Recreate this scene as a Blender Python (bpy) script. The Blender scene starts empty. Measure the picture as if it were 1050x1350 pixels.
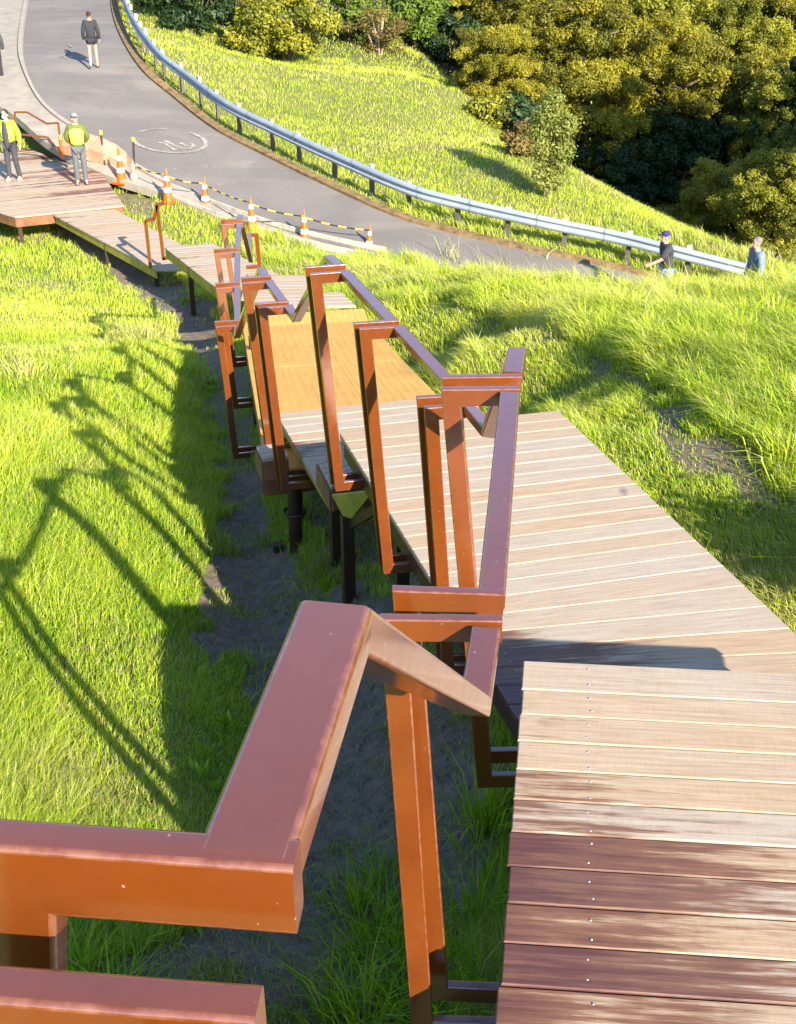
import bpy, bmesh, math, random
import numpy as np
from mathutils import Vector, Matrix, Quaternion

random.seed(7)
rng = np.random.default_rng(11)
scene = bpy.context.scene
COL = scene.collection

# ------------------------------------------------------------------ camera geometry
F_PX, CXP, CYP = 1600.0, 525.0, 675.0        # focal length and centre of the 1050 x 1350 photograph
PITCH = math.atan(875.0 / F_PX)              # camera looks down by about 28.7 degrees
SP, CP = math.sin(PITCH), math.cos(PITCH)
CAMZ = 9.0


def place(x, y, h):
    """world point seen at pixel x, y that lies h metres below the eye"""
    v = (y - CYP) / F_PX
    z = h / (SP + v * CP)
    return Vector(((x - CXP) / F_PX * z, z * (CP - v * SP), CAMZ - h))


def place_d(x, y, d):
    """world point seen at pixel x, y at horizontal distance d"""
    v = (y - CYP) / F_PX
    z = d / (CP - v * SP)
    return Vector(((x - CXP) / F_PX * z, d, CAMZ - z * (SP + v * CP)))


# ------------------------------------------------------------------ helpers: objects
def tag(o, label=None, cat=None, group=None, kind=None):
    if label: o['label'] = label
    if cat: o['category'] = cat
    if group: o['group'] = group
    if kind: o['kind'] = kind
    return o


def empty(name, loc, rz=0.0):
    o = bpy.data.objects.new(name, None)
    o.location = loc
    o.rotation_euler = (0, 0, rz)
    o.empty_display_size = 0.2
    COL.objects.link(o)
    return o


def mesh_obj(name, verts, faces, mat, parent=None, smooth=None, mats=None, fmats=None):
    me = bpy.data.meshes.new(name)
    me.from_pydata([tuple(v) for v in verts], [], faces)
    ms = mats if mats else [mat]
    for m in ms:
        me.materials.append(m)
    if fmats is not None:
        me.polygons.foreach_set('material_index', fmats)
    me.update()
    if smooth is not None:
        me.shade_smooth()
        me.set_sharp_from_angle(angle=math.radians(smooth))
    o = bpy.data.objects.new(name, me)
    COL.objects.link(o)
    if parent is not None:
        o.parent = parent
        o.matrix_parent_inverse = Matrix.Identity(4)
        pl = parent
        off = Vector((0, 0, 0))
    return o


def world_of(p):
    M = p.matrix_parent_inverse @ Matrix.LocRotScale(p.location, p.rotation_euler, p.scale) if p.parent else Matrix.LocRotScale(p.location, p.rotation_euler, p.scale)
    return world_of(p.parent) @ M if p.parent else M


def attach(o, parent):
    """parent o (world-space mesh) to an unrotated empty, keeping its place"""
    o.parent = parent
    o.matrix_parent_inverse = world_of(parent).inverted()
    return o


class MB:
    """collects simple shapes into one mesh"""
    def __init__(self):
        self.v, self.f, self.m = [], [], []

    def add(self, vs, fs, mi=0):
        n = len(self.v)
        self.v += [Vector(p) for p in vs]
        self.f += [[i + n for i in f] for f in fs]
        self.m += [mi] * len(fs)

    def box(self, c, s, rz=0.0, mi=0, R=None):
        if R is None:
            R = Matrix.Rotation(rz, 3, 'Z')
        c = Vector(c)
        P = [c + R @ Vector((sx * s[0] / 2, sy * s[1] / 2, sz * s[2] / 2))
             for sz in (-1, 1) for sx, sy in ((-1, -1), (1, -1), (1, 1), (-1, 1))]
        self.add(P, [[3, 2, 1, 0], [4, 5, 6, 7], [0, 1, 5, 4], [1, 2, 6, 5], [2, 3, 7, 6], [3, 0, 4, 7]], mi)

    def beam(self, a, b, w, h, mi=0, up=Vector((0, 0, 1))):
        a, b = Vector(a), Vector(b)
        d = (b - a)
        L = d.length
        d.normalize()
        s = d.cross(up)
        if s.length < 1e-4:
            s = Vector((1, 0, 0))
        s.normalize()
        u = s.cross(d)
        R = Matrix((d, s, u)).transposed()
        self.box((a + b) / 2, (L, w, h), R=R, mi=mi)

    def cyl(self, a, b, r0, r1=None, n=12, mi=0, caps=True):
        r1 = r0 if r1 is None else r1
        a, b = Vector(a), Vector(b)
        d = (b - a).normalized()
        s = d.orthogonal().normalized()
        t = d.cross(s)
        P = [a + (s * math.cos(k * 2 * math.pi / n) + t * math.sin(k * 2 * math.pi / n)) * r0 for k in range(n)]
        P += [b + (s * math.cos(k * 2 * math.pi / n) + t * math.sin(k * 2 * math.pi / n)) * r1 for k in range(n)]
        fs = [[k, (k + 1) % n, n + (k + 1) % n, n + k] for k in range(n)]
        if caps:
            fs += [list(range(n))[::-1], list(range(n, 2 * n))]
        self.add(P, fs, mi)

    def tube(self, pts, r, n=8, mi=0):
        pts = [Vector(p) for p in pts]
        rings = []
        prev = None
        for i, p in enumerate(pts):
            d = (pts[min(i + 1, len(pts) - 1)] - pts[max(i - 1, 0)]).normalized()
            s = d.orthogonal().normalized() if prev is None else (prev - d * prev.dot(d)).normalized()
            prev = s
            t = d.cross(s)
            rr = r[i] if isinstance(r, (list, tuple)) else r
            rings.append([p + (s * math.cos(k * 2 * math.pi / n) + t * math.sin(k * 2 * math.pi / n)) * rr for k in range(n)])
        fs = []
        for i in range(len(pts) - 1):
            fs += [[i * n + k, i * n + (k + 1) % n, (i + 1) * n + (k + 1) % n, (i + 1) * n + k] for k in range(n)]
        fs += [list(range(n))[::-1], [(len(pts) - 1) * n + k for k in range(n)]]
        self.add([p for r_ in rings for p in r_], fs, mi)

    def lathe(self, prof, c=(0, 0, 0), n=20, mi=0, sx=1.0, sy=1.0):
        c = Vector(c)
        P = [c + Vector((r * sx * math.cos(k * 2 * math.pi / n), r * sy * math.sin(k * 2 * math.pi / n), z)) for r, z in prof for k in range(n)]
        fs = []
        for i in range(len(prof) - 1):
            fs += [[i * n + k, i * n + (k + 1) % n, (i + 1) * n + (k + 1) % n, (i + 1) * n + k] for k in range(n)]
        fs += [list(range(n))[::-1], [(len(prof) - 1) * n + k for k in range(n)]]
        self.add(P, fs, mi)

    def build(self, name, mat, parent=None, smooth=35, mats=None, local=False):
        o = mesh_obj(name, self.v, self.f, mat, None, smooth, mats, self.m if mats else None)
        if parent is not None:
            if local:
                o.parent = parent
            else:
                attach(o, parent)
        return o


# ------------------------------------------------------------------ helpers: materials
def new_mat(name):
    m = bpy.data.materials.new(name)
    m.use_nodes = True
    nt = m.node_tree
    b = nt.nodes['Principled BSDF']
    return m, nt, b


def N(nt, t, **kw):
    n = nt.nodes.new(t)
    for k, v in kw.items():
        setattr(n, k, v)
    return n


def ramp(nt, fac, stops, interp='LINEAR'):
    r = N(nt, 'ShaderNodeValToRGB')
    r.color_ramp.interpolation = interp
    el = r.color_ramp.elements
    while len(el) < len(stops):
        el.new(0.5)
    for e, (p, c) in zip(el, stops):
        e.position = p
        e.color = (*c, 1) if len(c) == 3 else c
    if fac is not None:
        nt.links.new(fac, r.inputs[0])
    return r.outputs[0]


def noise(nt, vec, scale, detail=4, rough=0.55, dim='3D'):
    n = N(nt, 'ShaderNodeTexNoise')
    n.inputs['Scale'].default_value = scale
    n.inputs['Detail'].default_value = detail
    n.inputs['Roughness'].default_value = rough
    if vec is not None:
        nt.links.new(vec, n.inputs['Vector'])
    return n.outputs['Fac']


def mapping(nt, vec, scale=(1, 1, 1), loc=(0, 0, 0)):
    m = N(nt, 'ShaderNodeMapping')
    m.inputs['Scale'].default_value = scale
    m.inputs['Location'].default_value = loc
    nt.links.new(vec, m.inputs['Vector'])
    return m.outputs[0]


def mix(nt, fac, a, b, mode='MIX'):
    m = N(nt, 'ShaderNodeMix', data_type='RGBA', blend_type=mode)
    for i, s in ((0, fac), (6, a), (7, b)):
        if isinstance(s, (int, float)):
            m.inputs[i].default_value = s
        elif isinstance(s, tuple):
            m.inputs[i].default_value = (*s, 1) if len(s) == 3 else s
        else:
            nt.links.new(s, m.inputs[i])
    return m.outputs[2]


def math_n(nt, op, a, b=0.0, c=0.0, clamp=False):
    m = N(nt, 'ShaderNodeMath', operation=op, use_clamp=clamp)
    for i, s in enumerate((a, b, c)):
        if isinstance(s, (int, float)):
            m.inputs[i].default_value = s
        else:
            nt.links.new(s, m.inputs[i])
    return m.outputs[0]


def bump(nt, b, height, strength=0.3, dist=0.01):
    n = N(nt, 'ShaderNodeBump')
    n.inputs['Strength'].default_value = strength
    n.inputs['Distance'].default_value = dist
    nt.links.new(height, n.inputs['Height'])
    nt.links.new(n.outputs[0], b.inputs['Normal'])


def objco(nt):
    return N(nt, 'ShaderNodeTexCoord').outputs['Object']


def plain(name, col, rough=0.6, metal=0.0, vary=0.25, scale=6.0, bumpy=0.0, coat=0.0):
    m, nt, b = new_mat(name)
    co = objco(nt)
    n = noise(nt, co, scale, 5)
    dark = tuple(c * (1 - vary) for c in col)
    lite = tuple(min(1, c * (1 + vary)) for c in col)
    nt.links.new(ramp(nt, n, [(0.3, dark), (0.7, lite)]), b.inputs['Base Color'])
    b.inputs['Roughness'].default_value = rough
    b.inputs['Metallic'].default_value = metal
    b.inputs['Coat Weight'].default_value = coat
    if bumpy:
        bump(nt, b, noise(nt, co, scale * 8, 3), bumpy, 0.01)
    return m


# painted steel of the balustrade
def steel_paint(name='brown_painted_steel', edge=False):
    m, nt, b = new_mat(name)
    co = objco(nt)
    n = noise(nt, co, 4.0, 6, 0.65)
    c = ramp(nt, n, [(0.3, (0.132, 0.029, 0.0035)), (0.55, (0.158, 0.036, 0.0042)), (0.75, (0.178, 0.044, 0.006))])
    dust = ramp(nt, noise(nt, co, 11.0, 8, 0.75), [(0.55, (0, 0, 0)), (0.75, (1, 1, 1))])
    c = mix(nt, math_n(nt, 'MULTIPLY', dust, 0.16), c, (0.27, 0.10, 0.04))
    drip = ramp(nt, noise(nt, mapping(nt, co, (22, 22, 1.6)), 1.0, 4, 0.6), [(0.55, (0, 0, 0)), (0.72, (1, 1, 1))])
    c = mix(nt, math_n(nt, 'MULTIPLY', drip, 0.10), c, (0.09, 0.028, 0.008))
    chips = ramp(nt, noise(nt, co, 95.0, 2, 0.4), [(0.77, (0, 0, 0)), (0.79, (1, 1, 1))])
    c = mix(nt, math_n(nt, 'MULTIPLY', chips, 0.5), c, (0.6, 0.48, 0.4))
    if edge:  # lighter bevel tone: patchy wear plus a painted edge highlight
        wear_glint = ramp(nt, noise(nt, co, 40.0, 6, 0.7), [(0.40, (0, 0, 0)), (0.62, (1, 1, 1))])
        c = mix(nt, math_n(nt, 'MULTIPLY', wear_glint, 0.30), c, (0.40, 0.19, 0.11))
    nt.links.new(c, b.inputs['Base Color'])
    rr = noise(nt, co, 24.0, 5, 0.7)
    nt.links.new(ramp(nt, rr, [(0.3, (0.30,) * 3), (0.7, (0.5,) * 3)]), b.inputs['Roughness'])
    b.inputs['Specular IOR Level'].default_value = 0.25
    b.inputs['Coat Weight'].default_value = 1.0
    b.inputs['Coat IOR'].default_value = 2.15
    nt.links.new(ramp(nt, rr, [(0.3, (0.08,) * 3), (0.75, (0.22,) * 3)]), b.inputs['Coat Roughness'])
    bump(nt, b, noise(nt, co, 60.0, 3), 0.12, 0.004)
    return m


def wood_mat():
    m, nt, b = new_mat('weathered_hardwood_decking')
    uv = N(nt, 'ShaderNodeUVMap', uv_map='grain').outputs[0]
    at = N(nt, 'ShaderNodeVertexColor', layer_name='board')
    sep = N(nt, 'ShaderNodeSeparateColor')
    nt.links.new(at.outputs[0], sep.inputs[0])
    rnd, wet, along = sep.outputs
    # fine reeded grain along the board
    g1 = noise(nt, mapping(nt, uv, (2.6, 75, 1)), 1.0, 8, 0.68)
    g2 = noise(nt, mapping(nt, uv, (5.0, 240, 1)), 1.0, 3, 0.6)
    blot = noise(nt, mapping(nt, uv, (1.3, 5.0, 1)), 1.0, 5, 0.6)
    base = ramp(nt, g1, [(0.25, (0.41, 0.262, 0.150)), (0.45, (0.52, 0.375, 0.240)), (0.62, (0.62, 0.475, 0.330)), (0.8, (0.50, 0.345, 0.208))])
    grey = ramp(nt, g1, [(0.25, (0.40, 0.315, 0.235)), (0.6, (0.60, 0.51, 0.41))])
    gm = math_n(nt, 'ADD', math_n(nt, 'MULTIPLY', rnd, 0.6), math_n(nt, 'MULTIPLY', blot, 0.95))
    c = mix(nt, math_n(nt, 'MULTIPLY', ramp(nt, gm, [(0.42, (0, 0, 0)), (1.0, (1, 1, 1))]), 0.85), base, grey)
    hue = mix(nt, rnd, (1.0, 0.97, 0.93), (0.99, 1.01, 1.01))
    c = mix(nt, 1.0, c, hue, 'MULTIPLY')
    fine = ramp(nt, g2, [(0.32, (0.72, 0.66, 0.60)), (0.5, (1, 1, 1))])
    c = mix(nt, 0.55, c, fine, 'MULTIPLY')
    # mill marks across the boards
    mm = noise(nt, mapping(nt, uv, (150, 12, 1)), 1.0, 2, 0.5)
    c = mix(nt, 0.22, c, ramp(nt, mm, [(0.35, (0.7, 0.66, 0.6)), (0.55, (1, 1, 1))]), 'MULTIPLY')
    c = mix(nt, 1.0, c, (0.76, 0.735, 0.72), 'MULTIPLY')
    crk = ramp(nt, noise(nt, mapping(nt, uv, (2.2, 95, 1), (7, 3, 0)), 1.0, 2, 0.5), [(0.71, (1, 1, 1)), (0.74, (0.25, 0.2, 0.16))])
    c = mix(nt, 0.8, c, crk, 'MULTIPLY')
    kn = ramp(nt, noise(nt, mapping(nt, uv, (5, 9, 1), (2, 5, 0)), 1.0, 1, 0.4), [(0.80, (0, 0, 0)), (0.835, (1, 1, 1))])
    c = mix(nt, math_n(nt, 'MULTIPLY', kn, 0.7), c, (0.10, 0.05, 0.025))
    # damp, still red patches of unweathered timber
    s1 = noise(nt, mapping(nt, uv, (2.3, 34, 1), (3.1, 0.4, 0)), 1.0, 8, 0.7)
    s2 = noise(nt, mapping(nt, uv, (3.4, 3.0, 1)), 1.0, 3, 0.5)
    sm = math_n(nt, 'ADD', math_n(nt, 'MULTIPLY', s1, 0.85), math_n(nt, 'MULTIPLY', s2, 0.35))
    sm = math_n(nt, 'ADD', sm, math_n(nt, 'MULTIPLY', wet, 0.75))
    sm = math_n(nt, 'SUBTRACT', sm, math_n(nt, 'MULTIPLY', along, 0.42))
    edge = ramp(nt, sm, [(0.73, (0, 0, 0)), (0.85, (1, 1, 1))])
    red = ramp(nt, g1, [(0.25, (0.042, 0.009, 0.010)), (0.6, (0.09, 0.022, 0.021))])
    brn = ramp(nt, g1, [(0.25, (0.12, 0.046, 0.021)), (0.6, (0.20, 0.086, 0.042))])
    redm = ramp(nt, math_n(nt, 'ADD', sm, math_n(nt, 'MULTIPLY', wet, 0.35)), [(1.02, (0, 0, 0)), (1.2, (1, 1, 1))]) if False else ramp(nt, math_n(nt, 'SUBTRACT', sm, 0.2), [(0.62, (0, 0, 0)), (0.85, (1, 1, 1))])
    stain = mix(nt, redm, brn, red)
    c = mix(nt, math_n(nt, 'MULTIPLY', edge, 0.92), c, stain)
    nt.links.new(c, b.inputs['Base Color'])
    nt.links.new(ramp(nt, math_n(nt, 'MULTIPLY', redm, edge), [(0, (0.62,) * 3), (1, (0.26,) * 3)]), b.inputs['Roughness'])
    bump(nt, b, g2, 0.25, 0.003)
    return m


def ply_mat():
    m, nt, b = new_mat('orange_treated_plywood')
    uv = N(nt, 'ShaderNodeUVMap', uv_map='grain').outputs[0]
    g = noise(nt, mapping(nt, uv, (2.5, 30, 1)), 1.0, 6, 0.6)
    big = noise(nt, mapping(nt, uv, (0.9, 0.9, 1)), 1.0, 4, 0.6)
    c = ramp(nt, g, [(0.25, (0.74, 0.36, 0.065)), (0.5, (0.84, 0.45, 0.095)), (0.75, (0.88, 0.51, 0.13))])
    c = mix(nt, 0.5, c, ramp(nt, big, [(0.3, (0.72, 0.66, 0.55)), (0.6, (1, 1, 1))]), 'MULTIPLY')
    # ribbed anti-slip grooves
    sx = N(nt, 'ShaderNodeSeparateXYZ')
    nt.links.new(uv, sx.inputs[0])
    w = math_n(nt, 'SINE', math_n(nt, 'MULTIPLY', sx.outputs[1], 2 * math.pi / 0.085))
    w2 = math_n(nt, 'SINE', math_n(nt, 'MULTIPLY', sx.outputs[0], 2 * math.pi / 0.13))
    grv = ramp(nt, w, [(0.0, (0.92, 0.88, 0.84)), (0.4, (1, 1, 1))])
    c = mix(nt, 0.55, c, grv, 'MULTIPLY')
    c = mix(nt, 0.5, c, ramp(nt, w2, [(0.0, (0.9, 0.86, 0.8)), (0.5, (1, 1, 1))]), 'MULTIPLY')
    kn = ramp(nt, noise(nt, mapping(nt, uv, (3, 6, 1)), 1.0, 2), [(0.74, (0, 0, 0)), (0.78, (1, 1, 1))])
    c = mix(nt, math_n(nt, 'MULTIPLY', kn, 0.6), c, (0.22, 0.08, 0.02))
    nt.links.new(c, b.inputs['Base Color'])
    b.inputs['Roughness'].default_value = 0.7
    bump(nt, b, w, 0.12, 0.004)
    return m


def leafy(name, cols, transl=0.35, rough=0.55, attr='tint'):
    m, nt, b = new_mat(name)
    at = N(nt, 'ShaderNodeVertexColor', layer_name=attr)
    sep = N(nt, 'ShaderNodeSeparateColor')
    nt.links.new(at.outputs[0], sep.inputs[0])
    oi = N(nt, 'ShaderNodeObjectInfo')
    f = math_n(nt, 'ADD', math_n(nt, 'MULTIPLY', sep.outputs[0], 0.85), math_n(nt, 'MULTIPLY', oi.outputs['Random'], 0.15))
    n = len(cols)
    c = ramp(nt, f, [(i / (n - 1), cols[i]) for i in range(n)])
    nt.links.new(c, b.inputs['Base Color'])
    b.inputs['Roughness'].default_value = rough
    b.inputs['Specular IOR Level'].default_value = 0.35
    t = N(nt, 'ShaderNodeBsdfTranslucent')
    nt.links.new(mix(nt, 1.0, c, (1.35, 1.25, 0.55), 'MULTIPLY'), t.inputs['Color'])
    ms = N(nt, 'ShaderNodeMixShader')
    ms.inputs[0].default_value = transl
    nt.links.new(b.outputs[0], ms.inputs[1])
    nt.links.new(t.outputs[0], ms.inputs[2])
    nt.links.new(ms.outputs[0], nt.nodes['Material Output'].inputs[0])
    return m


def grass_mat(name):
    """blade colours: R tint, G dryness, B height along the blade"""
    m, nt, b = new_mat(name)
    at = N(nt, 'ShaderNodeVertexColor', layer_name='tint')
    sep = N(nt, 'ShaderNodeSeparateColor')
    nt.links.new(at.outputs[0], sep.inputs[0])
    c = ramp(nt, sep.outputs[0], [(0.0, (0.095, 0.22, 0.006)), (0.3, (0.24, 0.395, 0.010)), (0.65, (0.475, 0.56, 0.022)), (1.0, (0.68, 0.69, 0.10))])
    straw = ramp(nt, sep.outputs[0], [(0.0, (0.33, 0.25, 0.09)), (1.0, (0.58, 0.49, 0.26))])
    c = mix(nt, sep.outputs[1], c, straw)
    nt.links.new(c, b.inputs['Base Color'])
    b.inputs['Roughness'].default_value = 0.45
    b.inputs['Specular IOR Level'].default_value = 0.35
    t = N(nt, 'ShaderNodeBsdfTranslucent')
    nt.links.new(mix(nt, 1.0, c, (1.2, 1.25, 0.6), 'MULTIPLY'), t.inputs['Color'])
    ms = N(nt, 'ShaderNodeMixShader')
    ms.inputs[0].default_value = 0.38
    nt.links.new(b.outputs[0], ms.inputs[1])
    nt.links.new(t.outputs[0], ms.inputs[2])
    nt.links.new(ms.outputs[0], nt.nodes['Material Output'].inputs[0])
    return m


M_STEEL = steel_paint()
M_STEELEDGE = steel_paint('worn_highlit_edge', True)
M_WOOD = wood_mat()
M_PLY = ply_mat()
M_DARKSTEEL = plain('dark_brown_steel', (0.045, 0.022, 0.013), 0.45, vary=0.3)
M_JOIST = plain('brown_timber_joist', (0.20, 0.085, 0.035), 0.7, vary=0.35)
M_OLIVE = plain('olive_yellow_treated_timber', (0.40, 0.33, 0.035), 0.75, vary=0.25)
M_SCREW = plain('steel_screw', (0.42, 0.42, 0.45), 0.4, 0.8, vary=0.1)
M_GALV = plain('galvanised_steel', (0.30, 0.34, 0.39), 0.5, 0.2, vary=0.12, scale=3)
M_POSTW = plain('pale_weathered_post_timber', (0.50, 0.44, 0.33), 0.8, vary=0.3)
M_ORANGE = plain('orange_cone_plastic', (0.66, 0.115, 0.006), 0.45, vary=0.1)
M_WHITE = plain('white_reflective_band', (0.82, 0.81, 0.78), 0.4, vary=0.06)
M_RUBBER = plain('black_rubber', (0.025, 0.025, 0.025), 0.7)
M_RED = plain('faded_red_cone_plastic', (0.75, 0.22, 0.13), 0.5, vary=0.1)

# ------------------------------------------------------------------ ground heights
G = []          # control points X, d, h below the eye


def gp(x, y, h):
    p = place(x, y, h)
    G.append((p.x, p.y, h))


def gw(X, d, h):
    G.append((X, d, h))


ROAD = [  # inner pixel, h, outer pixel, h
    ((52, -90), 4.4, (158, -90), 4.4), ((45, -40), 5.0, (150, -40), 5.0), ((38, 0), 5.5, (147, 0), 5.45), ((31, 55), 5.95, (157, 42), 5.85), ((36, 95), 6.25, (187, 92), 6.3),
    ((60, 138), 6.65, (228, 128), 6.75), ((105, 172), 7.0, (282, 170), 7.15), ((165, 210), 7.4, (345, 203), 7.45),
    ((235, 247), 7.75, (420, 240), 7.75), ((330, 290), 8.1, (520, 285), 8.1), ((480, 337), 8.4, (600, 308), 8.3),
    ((640, 380), 8.75, (700, 331), 8.5), ((780, 418), 9.05, (800, 352), 8.75), ((930, 460), 9.4, (900, 378), 9.0),
    ((1100, 500), 9.8, (1020, 408), 9.35), ((1300, 560), 10.3, (1180, 445), 9.8)]
r_in = [place(p[0], p[1], h) for p, h, q, k in ROAD]
r_out = [place(q[0], q[1], k) for p, h, q, k in ROAD]


def smooth_line(P, n):
    """Catmull-Rom resample of a polyline of vectors"""
    P = [P[0] * 2 - P[1]] + list(P) + [P[-1] * 2 - P[-2]]
    out = []
    for i in range(1, len(P) - 2):
        a, b, c, d = P[i - 1], P[i], P[i + 1], P[i + 2]
        for k in range(n):
            t = k / n
            out.append(0.5 * ((2 * b) + (c - a) * t + (2 * a - 5 * b + 4 * c - d) * t * t + (3 * b - a - 3 * c + d) * t ** 3))
    out.append(P[-2].copy())
    return out


R_IN, R_OUT = smooth_line(r_in, 10), smooth_line(r_out, 10)
for i in range(0, len(ROAD)):
    a, b = r_in[i], r_out[i]
    for t in (-0.12, 0.5, 1.12):
        p = a.lerp(b, t)
        G.append((p.x, p.y, CAMZ - p.z + 0.07))

for q in [(0, -8, 1.3), (-4, -8, 2.0), (4, -8, 0.9), (0, 0, 2.75), (-1, 0, 2.85), (-3, 0, 2.95), (2.5, 0, 2.3), (-6, 1, 3.0),
          (-1.5, 3, 3.5), (-4, 3, 3.35), (-3, 8, 4.55), (-8, 8, 4.5), (-4.5, 15, 6.0), (-9, 15, 6.0), (-12, 24, 7.5), (-9, 22, 7.35),
          (0.3, 3, 3.5), (-0.5, 5, 4.1), (-.6, 7.4, 4.72), (-1.4, 9.2, 4.98), (-1.8, 12, 5.65), (-2.3, 15.2, 6.35), (-3.2, 20, 7.4), (-5.5, 25, 8.1),
          (-8, 29, 8.2), (-9, 33, 8.2), (-13, 31, 8.15), (1, 2.5, 3.2), (1.2, 5, 3.78), (0.8, 7.3, 4.05), (1.35, 7.8, 3.75), (0.7, 10.5, 4.7), (0.2, 14, 5.7),
          (2.2, 5, 3.62), (2.6, 3, 3.2), (3.5, 5, 3.45), (3, 8, 3.55), (3, 12, 4.4), (5, 12, 4.25), (5, 15, 5.05), (2.6, 15, 5.25), (8, 14, 4.75),
          (8, 10, 3.5), (8, 4, 2.9), (14, 14, 4.6), (14, 4, 2.5)]:
    gw(*q)
for q in [(690, 378, 6.75), (770, 392, 6.45), (850, 402, 6.15), (950, 400, 5.95), (1050, 388, 5.65), (1150, 378, 5.35), (560, 345, 8.3), (460, 365, 7.05),
          (500, 400, 6.0), (600, 420, 5.25), (655, 470, 4.35), (332, 312, 8.12), (250, 292, 8.05), (190, 262, 7.95), (420, 345, 7.8), (60, 200, 7.55), (10, 160, 7.1),
          (-40, 190, 7.3),
          (250, 40, 6.3), (330, 72, 7.0), (430, 72, 7.6), (560, 77, 8.2), (420, 150, 7.55), (560, 182, 8.0), (620, 252, 8.15), (700, 205, 8.2), (640, 130, 8.25),
          (800, 283, 8.45), (880, 320, 8.65), (960, 340, 8.9), (190, 0, 5.6), (330, 10, 6.4)]:
    gp(*q)
for q in [(10.5, 34, 10.5), (12, 38, 11.5), (15, 45, 12), (8, 46, 11.5), (20, 35, 11.0), (4, 58, 10.5), (25, 50, 9.5), (12, 62, 8.0), (30, 70, 3), (10, 80, 2), (-5, 78, 3), (-24, 75, 2),
          (-34, 60, 3.5), (40, 40, 9), (20, 28, 10), (0, 125, -14), (50, 110, -14), (-55, 110, -12), (-25, 30, 7.6), (-25, 15, 6), (-22, 45, 5.6), (-18, 56, 4.5), (32, 20, 8)]:
    gw(*q)
GA = np.array(G)


def tps_fit(P, h, lam=0.002):
    n = len(P)
    d = np.hypot(P[:, None, 0] - P[None, :, 0], P[:, None, 1] - P[None, :, 1])
    K = np.where(d > 0, d * d * np.log(np.maximum(d, 1e-9)), 0) + lam * np.eye(n) * 10
    A = np.hstack([np.ones((n, 1)), P])
    M = np.block([[K, A], [A.T, np.zeros((3, 3))]])
    return np.linalg.solve(M, np.concatenate([h, np.zeros(3)]))


_sol = tps_fit(GA[:, :2], GA[:, 2])


def tps_eval(sol, P, X, d):
    X, d = np.asarray(X, float).ravel(), np.asarray(d, float).ravel()
    out = np.empty_like(X)
    n = len(P)
    for s in range(0, len(X), 40000):
        x, y = X[s:s + 40000], d[s:s + 40000]
        r2 = (x[:, None] - P[None, :, 0]) ** 2 + (y[:, None] - P[None, :, 1]) ** 2
        K = 0.5 * r2 * np.log(np.maximum(r2, 1e-12))
        out[s:s + 40000] = K @ sol[:n] + sol[n] + sol[n + 1] * x + sol[n + 2] * y
    return out


_perm = rng.random((256, 256))


def vnoise(x, y):
    xi, yi = np.floor(x).astype(int), np.floor(y).astype(int)
    fx, fy = x - xi, y - yi
    fx, fy = fx * fx * (3 - 2 * fx), fy * fy * (3 - 2 * fy)
    g = lambda a, b: _perm[a & 255, b & 255]
    return (g(xi, yi) * (1 - fx) + g(xi + 1, yi) * fx) * (1 - fy) + (g(xi, yi + 1) * (1 - fx) + g(xi + 1, yi + 1) * fx) * fy


def inside(poly, X, Y):
    res = np.zeros(len(X), bool)
    n = len(poly)
    for i in range(n):
        x0, y0 = poly[i]
        x1, y1 = poly[(i + 1) % n]
        c = (y0 > Y) != (y1 > Y)
        with np.errstate(divide='ignore', invalid='ignore'):
            res ^= c & (X < (x1 - x0) * (Y - y0) / (y1 - y0 + 1e-12) + x0)
    return res


ROADPOLY = [(p.x, p.y) for p in R_IN] + [(p.x, p.y) for p in reversed(R_OUT)]
# concrete footpath that joins the road on its inner side
PATHL = [(-80, -60), (-75, 0), (-60, 60), (-30, 118), (22, 155), (64, 190), (132, 228), (217, 257), (318, 298), (470, 343)]
PATHH = [4.85, 5.55, 6.0, 6.4, 6.75, 7.12, 7.52, 7.82, 8.15, 8.45]
path_l = smooth_line([place(p[0], p[1], h) for p, h in zip(PATHL, PATHH)], 10)
path_r = R_IN[10:10 + 10 * 9 + 1]
PATHPOLY = [(p.x, p.y) for p in path_l] + [(p.x, p.y) for p in reversed(path_r)]


def seg_dist(line, X, Y):
    best = np.full(len(X), 1e9)
    for a, b in zip(line[:-1], line[1:]):
        dx, dy = b.x - a.x, b.y - a.y
        t = np.clip(((X - a.x) * dx + (Y - a.y) * dy) / (dx * dx + dy * dy + 1e-9), 0, 1)
        best = np.minimum(best, np.hypot(X - a.x - t * dx, Y - a.y - t * dy))
    return best


ROADLINE = R_OUT[::4] + R_IN[::-4]


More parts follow.
